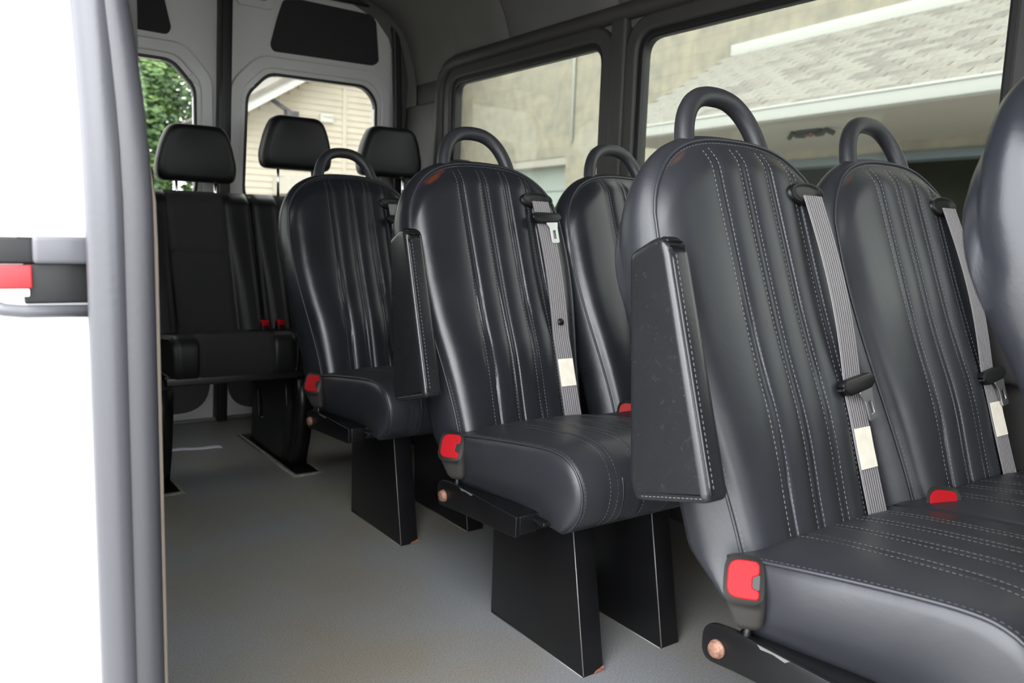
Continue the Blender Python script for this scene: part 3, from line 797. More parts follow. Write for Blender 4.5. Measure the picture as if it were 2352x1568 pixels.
# ---- buckle: slanted red push face towards the aisle
def buckle_mesh():
    rings = []; CF, SF = math.cos(math.radians(38)), math.sin(math.radians(38))
    B, T = Vector((-0.203, -0.040, 0.352)), Vector((-0.222, -0.040, 0.425))
    for t, sx, sy in ((0, 0.009, 0.014), (0.12, 0.012, 0.020), (0.45, 0.0145, 0.025), (0.80, 0.0155, 0.027), (1.0, 0.0155, 0.027)):
        c = B.lerp(T, t); ring = []
        for k in range(24):
            a = 2*math.pi*k/24; ca, sa = math.cos(a), math.sin(a)
            dx = sx*math.copysign(abs(ca)**0.55, ca); dy = sy*math.copysign(abs(sa)**0.6, sa)
            dz = dx*1.9*t**4
            ring.append(c+Vector((dx*CF+dy*SF, dx*SF-dy*CF, dz)))
        rings.append(ring)
    body = loft('belt_buckle', rings, MT['plastic_dull'])
    n = Vector((-1.9*CF, -1.9*SF, 1.0)).normalized(); sxv = Vector((CF, SF, 1.9)).normalized(); syv = Vector((SF, -CF, 0))
    c = T
    def face(name, pts, h0, h1, m, bev):
        return plate(name, [pts], h1-h0, m, lambda u, v, w: c+syv*u+sxv*v+n*((h0+h1)/2+w), bevel=bev)
    outl = round_poly([(-0.0200, -0.0235), (0.0200, -0.0235), (0.0200, -0.014), (0.010, -0.011), (0.010, 0.006), (0.0185, 0.009), (0.0185, 0.0245), (-0.0200, 0.0245)], [0.015, 0.008, 0.003, 0.004, 0.004, 0.003, 0.012, 0.016], 6)
    red = face('release_button', outl, -0.002, 0.0025, MT['red'], 0.0018)
    slot = face('tongue_slot', round_poly([(0.009, -0.012), (0.021, -0.012), (0.021, 0.008), (0.009, 0.008)], 0.002, 2), -0.002, 0.0012, MT['plastic'], 0.0003)
    cable = sweep('buckle_stalk', [(-0.2, -0.034, 0.318), (-0.202, -0.036, 0.335), (-0.203, -0.039, 0.357)], 0.0055, MT['plastic'], seg=8)
    return body, red, slot, cable
ME['buckle'], ME['buckle_red'], ME['buckle_slot'], ME['buckle_stalk'] = buckle_mesh()

# ---- armrest folded up
ap = round_poly([(0.098, 0.893), (0.168, 0.858), (0.142, 0.52), (0.128, 0.494), (-0.012, 0.530)], [0.035, 0.012, 0.02, 0.012, 0.014], 5)
def armrest_mesh():
    me = prism_mesh('armrest', ap, 'x', -0.272, -0.226, MT['arm'], 0.013, 4); return me
ME['armrest'] = armrest_mesh()
lnA = [(Vector((-0.2650, y-0.0004, z)), Vector((-0.5, -0.8, 0.2))) for y, z in [ (0.088-0.100*k/30, 0.872-0.315*k/30) for k in range(31)]]
front = [(-0.0095, 0.536), (0.091, 0.888)]
fA, fB = Vector((-0.012, 0.530)), Vector((0.098, 0.893)); dAB = (fB-fA).normalized(); nAB = Vector((-dAB.y, dAB.x))
lnA = []
for k in range(40):
    q = fA.lerp(fB, 0.05+0.86*k/39) + nAB*0.0004
    lnA.append((Vector((-0.2570, q.x, q.y)), Vector((0, nAB.x, nAB.y))))
lnB = [(Vector((-0.2724, fA.x+0.011+0.118*k/20, fA.y+0.005-0.030*k/20)), Vector((-1, 0, 0))) for k in range(21)]
ME['arm_stitch'] = stitches('stitching', [lnA, lnB], MT['stitch'], w=0.0006, h=0.0006)
ME['arm_seam'] = sweep('seam_cord', [Vector((-0.2640, fA.lerp(fB, 0.03+0.88*k/30).x-0.0002, fA.lerp(fB, 0.03+0.88*k/30).y)) for k in range(31)], 0.0022, MT['arm'], seg=8)

# ---- steel: legs, rails, bracket
def leg_mesh():
    pts = [(-0.34, 0.0), (-0.004, 0.0), (-0.004, 0.305), (-0.285, 0.305)]
    return prism_mesh('leg', pts, 'x', -0.0275, 0.0275, MT['steel'], 0.0022, 2)
ME['leg'] = leg_mesh()
ME['leg_edge'] = sweep('worn_lit_edge', [(-0.0268, -0.3405, 0.004), (-0.0268, -0.2858, 0.303)], 0.0013, MT['edge'], seg=8)  # worn front edge and the light it catches, painted as a pale strip
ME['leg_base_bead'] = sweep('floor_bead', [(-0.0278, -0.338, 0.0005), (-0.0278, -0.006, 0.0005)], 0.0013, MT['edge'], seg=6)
ME['leg_chip'] = prism_mesh('rust_chip', [(0.002, 0.002), (0.027, 0.002), (0.027, 0.012), (0.017, 0.008), (0.008, 0.006)], 'y', -0.3415, -0.3388, MT['rustchip'])
br = round_poly([(0.036, 0.272), (0.036, 0.330), (-0.02, 0.338), (-0.268, 0.336), (-0.268, 0.294), (-0.02, 0.279)], [0.024, 0.024, 0.02, 0.003, 0.003, 0.03], 6)
ME['bracket'] = prism_mesh('side_bracket', br, 'x', -0.2085, -0.1985, MT['steel'], 0.0015, 2)
ME['bracket_tube'] = box_mesh('bracket_tube', (-0.1985, -0.266, 0.296), (-0.155, -0.02, 0.335), MT['steel'], 0.003)
def bolt_mesh():
    rings = []
    for x, r in ((-0.208, 0.0135), (-0.2125, 0.0135), (-0.213, 0.0115), (-0.2175, 0.0112), (-0.219, 0.009)):
        rings.append([Vector((x, 0.006+r*math.cos(2*math.pi*k/18), 0.300+r*math.sin(2*math.pi*k/18))) for k in range(18)])
    return loft('bolt', rings, MT['rust'])
ME['bolt'] = bolt_mesh()
SP = 0.462
ME['rail'] = box_mesh('frame_rail', (-0.19, -0.02, 0.300), (SP+0.21, 0.02, 0.334), MT['steel'], 0.003)
ME['pan'] = box_mesh('seat_pan', (-0.165, -0.30, 0.318), (SP+0.19, 0.0, 0.326), MT['steel'], 0.002)
def chip(name, pts):   # bare patches of lost paint on the bracket edge
    return prism_mesh(name, pts, 'x', -0.2092, -0.2080, MT['edge'])
ME['chip'] = chip('paint_chip', [(-0.06, 0.3365), (-0.066, 0.332), (-0.085, 0.334), (-0.105, 0.3315), (-0.112, 0.3365)])

def make_bench(y_ref, label, arm=True, belts=((0.60, True, False), (0.68, True, False)), legs=True, x_ref=1.092, seats=2, z_up=0.0, cat='seat', backs=('backrest', 'backrest'), group='double seats along the window side'):
    root = empty('double_seat' if seats == 2 else 'single_seat', (x_ref, y_ref, z_up), label, cat, group if seats == 2 else None)
    for k, lx in enumerate((-0.0525, 0.1675)):
        lg = obj('leg', ME['leg'], root, (lx, 0, 0))
        obj('worn_lit_edge', ME['leg_edge'], lg); obj('floor_bead', ME['leg_base_bead'], lg)
        if k == 0: obj('rust_chip', ME['leg_chip'], lg)
    if seats == 2:
        obj('frame_rail', ME['rail'], root, (0, -0.035, 0)); obj('frame_rail', ME['rail'], root, (0, -0.245, 0)); obj('seat_pan', ME['pan'], root)
    b = obj('side_bracket', ME['bracket'], root); obj('bolt', ME['bolt'], b, label='rusty bolt'); obj('paint_chip', ME['chip'], b); obj('bracket_tube', ME['bracket_tube'], b)
    for s in range(seats):
        dx = s*SP
        bk = obj('backrest', ME[backs[s]], root, (dx, 0, 0)); obj('seam_cord', ME['back_seam'], bk); obj('stitching', ME['back_stitch'], bk, kind='stuff')
        obj('grab_handle', ME['handle'], root, (dx, 0, 0), label='curved black grab handle')
        sfx = '' if s == 0 else '_m'
        cu = obj('seat_cushion', ME['cushion'+sfx], root, (dx, 0, 0)); obj('seam_cord', ME['cushion_seam'+sfx], cu); obj('stitching', ME['cushion_stitch'+sfx], cu, kind='stuff')
        if belts and belts[s]:
            tt, lab, btn = belts[s]
            obj('belt_guide', ME['guide'], root, (dx, 0, 0))
            bl = obj('seat_belt', ME['belt'], root, (dx, 0, 0), label='grey ribbed seat belt webbing')
            if lab: obj('belt_label', ME['belt_label'], bl, label='blank cream belt label')
            p = belt_pt(tt)
            tg = obj('belt_tongue', ME['tongue_grip'], root, (p.x+dx, p.y-0.001, p.z)); tg.rotation_euler = (math.radians(-14), math.radians(-4 if tt < 0.2 else -12), 0)
            obj('tongue_blade', ME['tongue_blade'], tg, label='bright steel belt tongue')
            if btn:
                q = belt_pt(btn); o = obj('belt_button', ME['belt_button'], bl, (q.x, q.y, q.z)); o.rotation_euler = (math.radians(-16), 0, 0)
        bx = dx + (0.0 if s == 0 else 0.035)
        bu = obj('belt_buckle', ME['buckle'], root, (bx, -0.016*s, 0.024*s)); obj('release_button', ME['buckle_red'], bu, label='red release button'); obj('tongue_slot', ME['buckle_slot'], bu); obj('buckle_stalk', ME['buckle_stalk'], bu)
    if arm:
        ar = obj('armrest', ME['armrest'], root, label='scuffed black leather armrest folded up'); obj('stitching', ME['arm_stitch'], ar, kind='stuff'); obj('seam_cord', ME['arm_seam'], ar)
    return root

Y2 = 1.48
make_bench(Y2-0.777, 'nearest black leather double seat, belts hanging, scuffed armrest folded up', True, ((0.595, True, False), (0.63, True, False)))
make_bench(Y2, 'middle black leather double seat, orange worn shoulder, armrest folded up', True, ((0.085, True, 0.555), (0.10, True, False)), backs=('backrest_orange', 'backrest_plain'))
make_bench(Y2+0.793, 'farthest black double seat before the rear bench, without an armrest', False, ((0.10, True, False), (0.10, True, False)), backs=('backrest_plain', 'backrest_plain'))
make_bench(0.172, 'blurred grey leather single seat cut off at the right edge of the picture', False, ((0.10, True, False),), x_ref=1.092, seats=1, z_up=0.04, group=None, backs=('backrest_plain',))

# ================================================================== REAR BENCH
bench = empty('rear_bench', (1.20, 3.0, 0.0), 'black three-place rear bench with three adjustable headrests', 'bench')
BO = Vector((1.20, 3.0, 0.0))
def bobj(name, me, parent=None, loc=(0, 0, 0), label=None):
    return obj(name, me, parent or bench, loc, label)
def bench_back():
    """one backrest: recessed cloth centre with leather side wings, crease at two thirds height; local x about its centre"""
    W = 0.209; xs = sorted(set([-1+2*k/32 for k in range(33)]+[-0.53, -0.50, -0.47, 0.47, 0.50, 0.53])); zs_ = [0.47+(1.0-0.47)*k/30 for k in range(31)]
    zs_ += [0.768, 0.772, 0.776]; zs_ = sorted(zs_)
    V, Fc, fm = [], [], []; nx = len(xs); nz = len(zs_)
    for z in zs_:
        for u in xs:
            y = 0.06 + 0.36*(z-0.5)
            wing = sstep((abs(u)-0.47)/0.18)*(1-sstep((abs(u)-0.86)/0.14))
            y -= 0.030*wing*(1-0.65*sstep((z-0.62)/0.3))
            y += 0.006*math.exp(-((abs(u)-0.5)/0.03)**2) + 0.008*math.exp(-((z-0.772)/0.006)**2)*(1 if abs(u) < 0.5 else 0)
            y += 0.02*sstep((abs(u)-0.93)/0.07)
            y += 0.045*(1-sstep((1.0-z)/0.045))**2
            x = u*W
            V.append(Vector((x, y, z)))
    R = len(V)
    for z in zs_:
        for u in xs: V.append(Vector((u*W, 0.06+0.36*(z-0.5)+0.10, z-0.01*(z > 0.99))))
    for j in range(nz-1):
        for i in range(nx-1):
            a = j*nx+i; Fc.append((a, a+1, a+nx+1, a+nx)); fm.append(0 if abs((xs[i]+xs[i+1])/2) < 0.5 else 1)
            Fc.append((R+a, R+a+nx, R+a+nx+1, R+a+1)); fm.append(1)
    for j in range(nz-1):
        for c, fl in ((0, 0), (nx-1, 1)):
            a = j*nx+c; q = (a, a+nx, R+a+nx, R+a); Fc.append(q if fl else q[::-1]); fm.append(1)
    for i in range(nx-1):
        a = (nz-1)*nx+i; Fc.append((a, a+1, R+a+1, R+a)); fm.append(1)
        a = i; Fc.append((a, R+a, R+a+1, a+1)); fm.append(1)
    return new_mesh('backrest', V, Fc, mats=[MT['fabric'], MT['bench_leather']], fm=fm)
def bench_cushion():
    W = 0.209; prof = resample([(0.08, 0.485), (-0.05, 0.492), (-0.18, 0.506), (-0.262, 0.512), (-0.296, 0.494), (-0.305, 0.455), (-0.300, 0.40), (-0.29, 0.375)], 30)
    xs = sorted(set([-1+2*k/28 for k in range(29)]+[-0.62, -0.59, -0.56, 0.56, 0.59, 0.62]))
    V, Fc, fm = [], [], []; nx = len(xs)
    for k, p in enumerate(prof):
        for u in xs:
            g = 0.006*math.exp(-((abs(u)-0.59)/0.02)**2) + 0.012*sstep((abs(u)-0.94)/0.06)
            a = prof[min(k+1, 29)]-prof[max(k-1, 0)]; n = Vector((a.y, -a.x)).normalized()
            V.append(Vector((u*W, p.x-n.x*g, p.y-n.y*g)))
    for k in range(29):
        for i in range(nx-1):
            a = k*nx+i; Fc.append((a, a+nx, a+nx+1, a+1)); fm.append(0 if abs((xs[i]+xs[i+1])/2) < 0.59 else 1)
    n0 = len(V)
    V += [Vector((-W, 0.08, 0.38)), Vector((W, 0.08, 0.38))]
    l = [k*nx for k in range(30)]; r = [k*nx+nx-1 for k in range(30)]
    Fc.append(tuple(l+[n0])); fm.append(1); Fc.append(tuple([n0+1]+r[::-1])); fm.append(1)
    Fc.append((l[-1], r[-1], n0+1, n0)); fm.append(1)
    return new_mesh('seat_cushion', V, Fc, mats=[MT['fabric'], MT['bench_leather']], fm=fm)
def headrest():
    rings = []
    for t, s in ((-0.052, 0.78), (-0.046, 0.93), (-0.02, 1.0), (0.02, 1.0), (0.046, 0.93), (0.052, 0.78)):
        base = round_poly([(-0.140, 0.0), (0.140, 0.0), (0.150, 0.055), (0.128, 0.150), (0.098, 0.212), (-0.098, 0.212), (-0.128, 0.150), (-0.150, 0.055)], [0.03, 0.03, 0.05, 0.05, 0.035, 0.035, 0.05, 0.05], 5)
        rings.append([Vector((x*s, t-0.012*(z/0.2), 0.106+(z-0.106)*s)) for x, z in base])
    return loft('headrest', rings, MT['bench_leather'])
ME['b_back'], ME['b_cush'], ME['b_head'] = bench_back(), bench_cushion(), headrest()
ME['b_post'] = sweep('headrest_post', [(0, 0, -0.12), (0, 0, 0.03)], 0.0055, MT['chrome'], seg=10)
for k, (x, hz) in enumerate(((0.795, 1.035), (1.215, 1.108), (1.635, 1.108))):
    bobj('backrest', ME['b_back'], loc=(x-BO.x, 0, 0)); bobj('seat_cushion', ME['b_cush'], loc=(x-BO.x, 0, 0))
    h = bobj('headrest', ME['b_head'], loc=((0.812, 1.205, 1.628)[k]-BO.x, 0.285, hz))
    for s in (-0.072, 0.072): obj('headrest_post', ME['b_post'], h, (s, 0.0, 0.0))
bobj('front_rail', box_mesh('front_rail', (-0.63, -0.275, 0.348), (0.63, -0.24, 0.378), MT['steel'], 0.004))
bobj('seat_frame', box_mesh('seat_frame', (-0.62, -0.25, 0.352), (0.63, 0.12, 0.378), MT['steel'], 0.004))
bobj('belt_tower', box_mesh('belt_tower', (-0.625, 0.20, 0.90), (-0.555, 0.30, 1.075), MT['plastic'], 0.015, 3))
for x in (0.975, 1.035):
    b = bobj('belt_buckle', box_mesh('belt_buckle', (-0.014, -0.02, 0.47), (0.014, 0.015, 0.525), MT['plastic'], 0.006), loc=(x-BO.x, -0.01, 0))
    obj('release_button', box_mesh('release_button', (-0.0135, -0.0235, 0.505), (0.0135, 0.012, 0.5275), MT['red'], 0.004), b, label='red release button')
def bench_leg():
    outer = [(-0.155, 0.345), (-0.165, 0.26), (-0.185, 0.10), (-0.215, 0.008), (0.245, 0.008), (0.20, 0.30), (0.20, 0.345)]
    hole = round_poly([(0.085, 0.115), (0.150, 0.115), (0.165, 0.245), (0.110, 0.245)], 0.02, 4)
    return plate('leg', [outer, hole], 0.020, MT['steel'], lambda u, v, w: Vector((0.010+w, u, v)), bevel=0.003)
ME['b_leg'] = bench_leg()
ME['b_flange'] = loft('leg_flange', [[Vector((x, y, z)) for x, y in ((-0.002, yy), (0.058, yy), (0.058, yy+0.014), (-0.002, yy+0.014))] for yy, z in ((-0.300, 0.345), (-0.293, 0.25), (-0.262, 0.12), (-0.232, 0.05), (-0.218, 0.008))], MT['steel'])
ME['b_flange2'] = loft('leg_rib', [[Vector((x, y, z)) for x, y in ((0.0, yy), (0.008, yy), (0.008, yy+0.10), (0.0, yy+0.10))] for yy, z in ((-0.290, 0.345), (-0.284, 0.25), (-0.255, 0.12), (-0.226, 0.05), (-0.214, 0.008))], MT['steel'])
ME['b_plate'] = box_mesh('base_plate', (-0.012, -0.305, 0.0), (0.072, 0.335, 0.008), MT['steel'], 0.002)
ME['b_bead'] = plate('sealant_bead', [[(-0.022, -0.318), (0.082, -0.318), (0.082, 0.348), (-0.022, 0.348)], [(-0.013, -0.306), (0.073, -0.306), (0.073, 0.336), (-0.013, 0.336)]], 0.006, MT['sealant'], lambda u, v, w: Vector((u, v, 0.003+w)), bevel=0.002)
for x in (0.528, 1.002, 1.56):
    lg = bobj('leg', ME['b_leg'], loc=(x-BO.x, 0, 0)); obj('leg_flange', ME['b_flange'], lg); obj('leg_rib', ME['b_flange2'], lg); obj('base_plate', ME['b_plate'], lg); obj('sealant_bead', ME['b_bead'], lg)

# strip of paper lying under the bench
def strip_paper():
    V, Fc = [], []
    for k in range(13):
        t = k/12; a = Vector((0.690, 3.232, 0)).lerp(Vector((0.868, 3.195, 0)), t); w = 0.016*(1-0.45*math.exp(-((t-0.47)/0.12)**2)); z = 0.0035+0.002*math.sin(9*t)
        V += [a+Vector((0, -w, z)), a+Vector((0, 0.016, z)), a+Vector((0, 0.016, z-0.0025)), a+Vector((0, -w, z-0.0025))]
    for k in range(12):
        for j in range(4): Fc.append((4*k+j, 4*k+4+j, 4*k+4+(j+1) % 4, 4*k+(j+1) % 4))
    Fc += [(0, 1, 2, 3), (51, 50, 49, 48)]
    return new_mesh('paper_strip', V, Fc, MT['paper'], smooth=False)
obj('paper_strip', strip_paper(), label='pale lilac paper strip lying on the floor under the rear bench', cat='paper strip')

# ================================================================== OUTSIDE
GZ = -0.62
obj('ground', box_mesh('ground', (-40, -30, GZ-0.2), (40, 60, GZ), MT['asphalt']), kind='structure', label='pale concrete yard around the van')

# ---- block building beside the van: local axes (c = away from the van, s = along the wall), turned 5.1 degrees
BA = math.radians(5.1)
garage = empty('garage_building', (0, 0, 0), 'beige block building with a shingled lean-to roof beside the van', 'building', rot=-BA)
def gobj(name, me, parent=None, label=None, kind=None): return obj(name, me, parent or garage, label=label, kind=kind)
WC = 7.86; EC = 5.86; S0, S1 = 2.55, 7.98
def wall_plate(name, outlines, c, th, m): return plate(name, outlines, th, m, lambda u, v, w: Vector((c+th/2+w, u, v)))
gobj('block_wall', wall_plate('block_wall', [[(1.0, GZ), (24.0, GZ), (24.0, 7.5), (1.0, 7.5)], [(2.7, GZ+0.01), (7.6, GZ+0.01), (7.6, 1.80), (2.7, 1.80)], [(11.86, GZ+0.01), (15.5, GZ+0.01), (15.5, 2.24), (11.86, 2.24)]], WC, 0.3, MT['block']))
gobj('lintel', box_mesh('lintel', (WC-0.03, 2.5, 1.78), (WC+0.25, 7.8, 1.87), MT['beam'], 0.005))
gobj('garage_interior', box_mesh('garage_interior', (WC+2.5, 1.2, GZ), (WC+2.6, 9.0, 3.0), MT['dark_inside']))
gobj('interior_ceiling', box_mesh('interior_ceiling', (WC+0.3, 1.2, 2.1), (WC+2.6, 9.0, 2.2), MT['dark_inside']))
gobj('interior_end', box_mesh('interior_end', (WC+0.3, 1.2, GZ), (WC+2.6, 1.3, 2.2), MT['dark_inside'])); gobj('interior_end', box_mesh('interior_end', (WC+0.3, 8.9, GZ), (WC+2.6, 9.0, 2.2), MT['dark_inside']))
gd = gobj('garage_door', box_mesh('garage_door', (WC+0.32, 11.8, GZ), (WC+0.36, 15.6, 2.3), MT['door_pale']))
for k in range(5): obj('door_panel', box_mesh('door_panel', (WC+0.29, 11.87, GZ+0.02+0.57*k), (WC+0.33, 15.49, GZ+0.56+0.57*k), MT['door_pale'], 0.012), gd)
gobj('door_header', box_mesh('door_header', (WC+0.02, 11.86, 2.10), (WC+0.28, 15.5, 2.245), MT['soffit'], 0.004))
gobj('downspout', sweep('downspout', [(WC-0.04, 11.66, 2.45), (WC-0.04, 11.66, 7.0)], 0.026, MT['white_trim'], seg=10))
# lean-to roof
sl = Vector((WC-EC, 0, 3.27-2.10)); sl_len = sl.length; sd = sl.normalized(); nrm = Vector((-sd.z, 0, sd.x))
lean = gobj('lean_to_roof', prism_mesh('lean_to_roof', [(EC, 1.985), (WC, 1.985), (WC, 3.25), (EC, 2.085)], 'y', S0, S1, MT['soffit']), label='lean-to roof deck with a pale soffit')
gobj('gutter', prism_mesh('gutter', round_poly([(EC-0.10, 2.09), (EC-0.085, 1.985), (EC+0.0, 1.975), (EC+0.0, 2.09)], 0.012, 3), 'y', S0-0.05, S1+0.04, MT['white_trim'], 0.006))
gobj('gutter_lip', box_mesh('gutter_lip', (EC-0.112, S0-0.05, 2.085), (EC-0.088, S1+0.04, 2.107), MT['white_trim'], 0.005))
gobj('roof_flashing', box_mesh('roof_flashing', (WC-0.035, S0, 3.26), (WC-0.001, S1+0.06, 3.40), MT['white_trim'], 0.004))
NC = 20; EXPO = sl_len/NC; TW = (S1-S0)/19
def shingle_mesh(k):
    return box_mesh('shingle', (-0.004, -TW/2+0.006, 0.0), (EXPO*1.25, TW/2-0.006, 0.012), MT['shingle'][k])
SH = [shingle_mesh(k) for k in range(3)]
rot = math.atan2(sd.z, sd.x)
slots = []
for i in range(NC):
    for j in range(20):
        sc_ = S0+TW*(j+0.5*(i % 2))
        if sc_-TW/2 < S0-0.01 or sc_+TW/2 > S1+TW*0.55: continue
        slots.append((sc_, i))
slots.sort()                                   # nearest first: the 300 that show largest are parts of their own
rest = bmesh.new()
for q, (sc_, i) in enumerate(slots):
    p = Vector((EC, sc_, 2.09)) + sd*(i*EXPO) + nrm*(0.004+random.uniform(0, 0.004))
    me_ = random.choices(SH, (6, 3, 2))[0]
    if q < 300:
        o = obj('shingle', me_, lean, p); o.rotation_euler = (0, -rot-0.02, 0)
    else:
        nv = len(rest.verts); rest.from_mesh(me_); rest.verts.ensure_lookup_table()
        Mx = Matrix.Translation(p) @ Matrix.Rotation(-rot-0.02, 4, 'Y')
        for v in rest.verts[nv:]: v.co = Mx @ v.co
rme = bpy.data.meshes.new('far_shingles'); rest.to_mesh(rme); rest.free(); rme.materials.append(MT['shingle'][0])
obj('far_shingles', rme, lean, kind='stuff')
# dark fixture under the soffit
fx = Vector((6.52, 5.55, 1.985))
fix = obj('soffit_fixture', None, None, (fx.x*math.cos(BA)+fx.y*math.sin(BA), -fx.x*math.sin(BA)+fx.y*math.cos(BA), fx.z), 'dark rusty fixture with two curled arms mounted under the pale soffit', 'fixture'); fix.rotation_euler = (0, 0, -BA)
obj('mounting_plate', box_mesh('mounting_plate', (-0.05, -0.14, -0.03), (0.05, 0.14, 0.0), MT['gasket'], 0.008), fix)
for s in (-1, 1):
    obj('curled_arm', sweep('curled_arm', [(0, s*0.02, -0.01), (0.01, s*0.08, -0.05), (0.0, s*0.15, -0.045), (-0.02, s*0.20, -0.02), (0.02, s*0.27, -0.055)], 0.026, MT['gasket'], seg=8), fix)
obj('hanging_clip', sweep('hanging_clip', [(0, -0.06, -0.01), (0.0, -0.02, -0.06), (0, 0.05, -0.05), (0, 0.08, -0.01)], 0.014, MT['rustchip'], seg=8), fix)
# shelf things in the garage
g2w = lambda c, s, z: Vector((c*math.cos(BA)+s*math.sin(BA), -c*math.sin(BA)+s*math.cos(BA), z))
def crate(name, loc, size, m, label, cat):
    c = obj(name, box_mesh(name, (-size[0]/2, -size[1]/2, 0), (size[0]/2, size[1]/2, size[2]), m, 0.02), None, loc, label, cat); c.rotation_euler = (0, 0, -BA)
    obj('lid', box_mesh('lid', (-size[0]/2-0.015, -size[1]/2-0.015, size[2]), (size[0]/2+0.015, size[1]/2+0.015, size[2]+0.04), MT['rust'] if m is MT['red_dull'] else MT['label'], 0.01), c)
    return c
MT['red_dull'] = mat('faded_red_plastic', (0.30, 0.07, 0.06), 0.6)
MT['sack'] = mat('pale_yellow_plastic', (0.62, 0.52, 0.25), 0.6)
shelf = obj('storage_shelf', None, None, g2w(WC+1.9, 5.0, GZ), 'dim metal shelf inside the open garage', 'shelf'); shelf.rotation_euler = (0, 0, -BA)
for z in (0.3, 0.95, 1.55): obj('shelf_board', box_mesh('shelf_board', (-0.22, -1.0, z), (0.22, 1.0, z+0.04), MT['beam']), shelf)
for x in (-0.2, 0.2):
    for y in (-0.98, 0.98): obj('upright', box_mesh('upright', (x-0.02, y-0.02, 0), (x+0.02, y+0.02, 2.1), MT['beam']), shelf)
crate('storage_bin', g2w(WC+1.9, 5.05, GZ+1.59), (0.36, 0.5, 0.28), MT['red_dull'], 'faded red lidded bin on the dim garage shelf', 'bin')
crate('storage_box', g2w(WC+1.9, 5.0, GZ+0.99), (0.36, 0.5, 0.30), MT['sack'], 'pale yellow box on the dim garage shelf', 'box')

# ---- cream house behind the van, gable end with siding
HY = 15.0
def hp_(x, y): return at(x, y, 'y', HY)
e0, e1 = hp_(578, 247), hp_(700, 183)          # underside line of the rake
slope = (e1.z-e0.z)/(e1.x-e0.x)
HX0, HX1 = e0.x-0.35, 8.75
def rake(x): return e0.z+(x-e0.x)*slope
house = empty('cream_house', ((HX0+HX1)/2, HY, GZ), 'cream house with horizontal siding and a white raked eave behind the van', 'house')
hinv = Matrix.Translation(-Vector(((HX0+HX1)/2, HY, GZ)))
def hobj(name, me, parent=None):
    o = obj(name, me, parent or house)
    if parent is None: o.matrix_parent_inverse = hinv
    return o
HXm = 8.0
def rz(x): return rake(x) if x < HXm else rake(HXm)-(x-HXm)*slope
hobj('wall', prism_mesh('wall', [(HX0+0.1, GZ), (HX1, GZ), (HX1, rz(HX1)), (HXm, rz(HXm)), (HX0+0.1, rz(HX0+0.1))], 'y', HY+0.03, HY+3, MT['siding']))
bh = 0.115; z = GZ; k = 0
while z < rz(HXm)-0.05:
    zt = z+bh
    xl = HX0+0.1 if zt <= rake(HX0+0.1) else e0.x+(zt-e0.z)/slope
    xr = HX1 if zt <= rz(HX1) else HXm+(HXm-(e0.x+(zt-e0.z)/slope))
    if xr-xl > 0.1:
        hobj('siding_board', prism_mesh('siding_board', [(HY+0.03, z), (HY-0.012, z), (HY+0.008, zt), (HY+0.03, zt)], 'x', xl, xr, MT['siding']))
    z = zt
def rake_prism(name, d0, d1, y0, y1, m, left=True):
    L_ = [(HX0-0.3, rake(HX0-0.3)+d0), (HXm, rz(HXm)+d0), (HXm, rz(HXm)+d1), (HX0-0.3, rake(HX0-0.3)+d1)]
    return prism_mesh(name, L_, 'y', y0, y1, m)
hobj('rake_soffit', rake_prism('rake_soffit', -0.01, 0.05, HY-0.55, HY+0.05, MT['soffit']))
hobj('rake_fascia', rake_prism('rake_fascia', 0.0, 0.17, HY-0.60, HY-0.55, MT['white_trim']))
hobj('roof_slope', rake_prism('roof_slope', 0.17, 0.26, HY-0.66, HY+3.2, MT['roofing']))
hobj('roof_slope', prism_mesh('roof_slope', [(HXm, rz(HXm)+0.17), (HX1+0.15, rz(HX1+0.15)+0.17), (HX1+0.15, rz(HX1+0.15)+0.26), (HXm, rz(HXm)+0.26)], 'y', HY-0.66, HY+3.2, MT['roofing']))
cx = hp_(790, 300)
hobj('corner_strip', box_mesh('corner_strip', (cx.x-0.04, HY-0.03, GZ), (cx.x+0.04, HY+0.02, cx.z+0.8), MT['siding']))
# porch under the gable
q0, q1 = hp_(625, 408), hp_(760, 392)
porch = hobj('porch_canopy', prism_mesh('porch_canopy', [(q0.x, q0.z-0.30), (q0.x+2.2, q0.z-0.05), (q0.x+2.2, q0.z+0.25), (q0.x, q0.z)], 'y', HY-0.9, HY, MT['soffit']))
for x in (q0.x+0.22, q0.x+2.0): obj('porch_post', box_mesh('porch_post', (x-0.07, HY-0.85, GZ), (x+0.07, HY-0.71, q0.z-0.1), MT['white_trim'], 0.01), porch)
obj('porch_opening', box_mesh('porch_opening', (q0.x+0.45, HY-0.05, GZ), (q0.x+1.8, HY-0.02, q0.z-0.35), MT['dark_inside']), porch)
l0, l1 = hp_(612, 236), hp_(647, 266)
lamp = obj('floodlight', None, None, (l0.x, HY-0.3, l0.z), 'grey floodlight on an arm under the raked eave of the cream house', 'floodlight')
linv = Matrix.Translation(-Vector((l0.x, HY-0.3, l0.z)))
for nm, me in (('arm', sweep('arm', [(l0.x, HY-0.25, l0.z+0.04), (l1.x, HY-0.5, l1.z)], 0.045, MT['grey_plastic'], seg=8)), ('lamp_head', box_mesh('lamp_head', (l1.x-0.12, HY-0.64, l1.z-0.16), (l1.x+0.10, HY-0.44, l1.z+0.03), MT['grey_plastic'], 0.02))):
    o = obj(nm, me, lamp); o.matrix_parent_inverse = linv
v0 = hp_(748, 272)
vent = obj('wall_vent', box_mesh('wall_vent', (-0.13, -0.07, -0.08), (0.13, 0.02, 0.08), MT['white_trim'], 0.02), None, (v0.x, HY-0.02, v0.z), 'small white vent on the cream siding', 'vent')
obj('vent_cap', box_mesh('vent_cap', (-0.10, -0.10, 0.02), (0.10, -0.06, 0.07), MT['white_trim'], 0.01), vent)

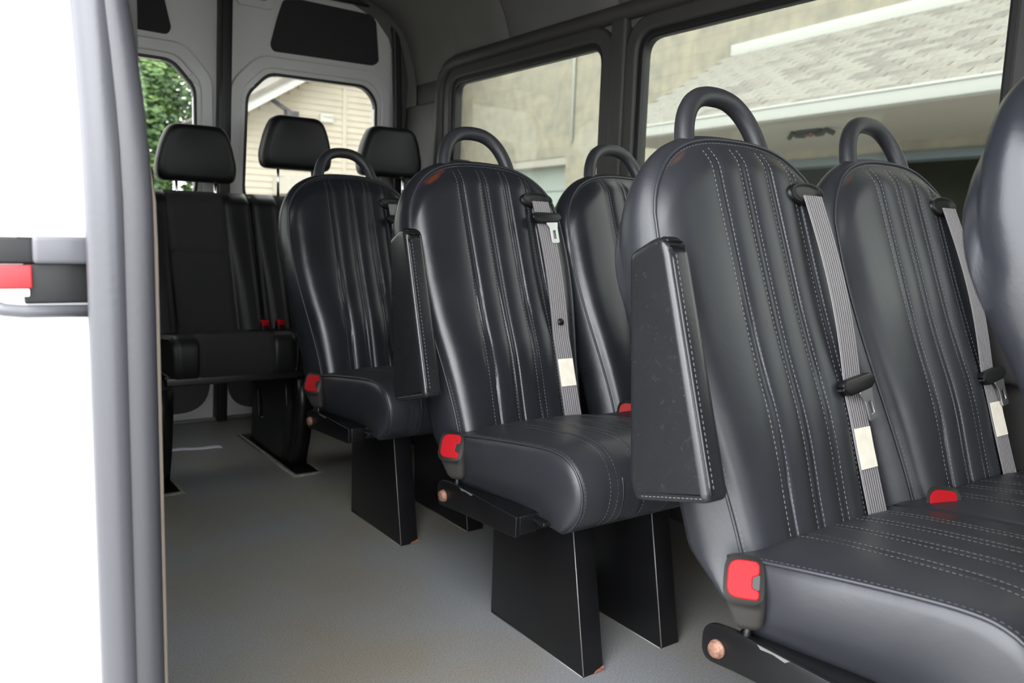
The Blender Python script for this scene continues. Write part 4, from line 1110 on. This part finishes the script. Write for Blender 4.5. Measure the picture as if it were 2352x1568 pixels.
# ---- trees behind the yard
def tree(loc, h, rx, label, seed, dens=5200):
    rnd = random.Random(seed)
    t = empty('tree', loc, label, 'tree', 'trees behind the yard')
    obj('trunk', sweep('trunk', [(0, 0, -0.05), (0.05, 0.02, h*0.25), (-0.04, 0.05, h*0.5), (0.05, 0, h*0.8)], [0.20, 0.16, 0.11, 0.04], MT['bark'], seg=8), t)
    blobs = []
    for k in range(44):
        z = h*(0.10+0.85*rnd.random()); f = math.sin(math.pi*min(1, (z/h)*0.75+0.22))
        a = rnd.uniform(0, 2*math.pi); rr = rx*f*math.sqrt(rnd.random())*0.8
        blobs.append((Vector((rr*math.cos(a), rr*math.sin(a)*0.8, z)), rx*rnd.uniform(0.28, 0.45)))
    V, Fc, fm = [], [], []
    for k in range(dens):
        c, r = rnd.choice(blobs)
        d = Vector((rnd.gauss(0, 1), rnd.gauss(0, 1), rnd.gauss(0, 1))).normalized(); p = c+d*r*(0.55+0.45*rnd.random()**0.4)
        n = (d+Vector((rnd.gauss(0, .5), rnd.gauss(0, .5), rnd.gauss(0.4, .5)))).normalized()
        a = n.cross(Vector((0, 0, 1)) if abs(n.z) < 0.9 else Vector((1, 0, 0))).normalized(); b = n.cross(a)
        s = rnd.uniform(0.05, 0.10); q = len(V); w = 0.55
        V += [p-a*s, p-b*s*w, p+a*s+n*s*0.15, p+b*s*w]; Fc.append((q, q+1, q+2, q+3))
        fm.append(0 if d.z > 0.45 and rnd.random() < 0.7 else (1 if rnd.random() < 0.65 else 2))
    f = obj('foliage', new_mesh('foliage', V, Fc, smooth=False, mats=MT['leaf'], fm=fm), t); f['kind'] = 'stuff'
    core = []
    for c, r in blobs:
        pass
    return t
for k, (x, y, h, r, lb) in enumerate(((2.75, 17.2, 7.0, 1.5, 'broad leafy tree filling the left rear window'), (4.9, 23.0, 8.5, 2.1, 'leafy tree standing farther back in the left rear window'),
                                 (9.3, 28.0, 11.0, 2.4, 'tall tree rising behind the cream house roof'), (-0.2, 22.0, 7.5, 1.9, 'tree to the left of all the others, hidden by the door seal'))):
    tree((x, y, GZ), h, r, lb, 11+k, 26000)
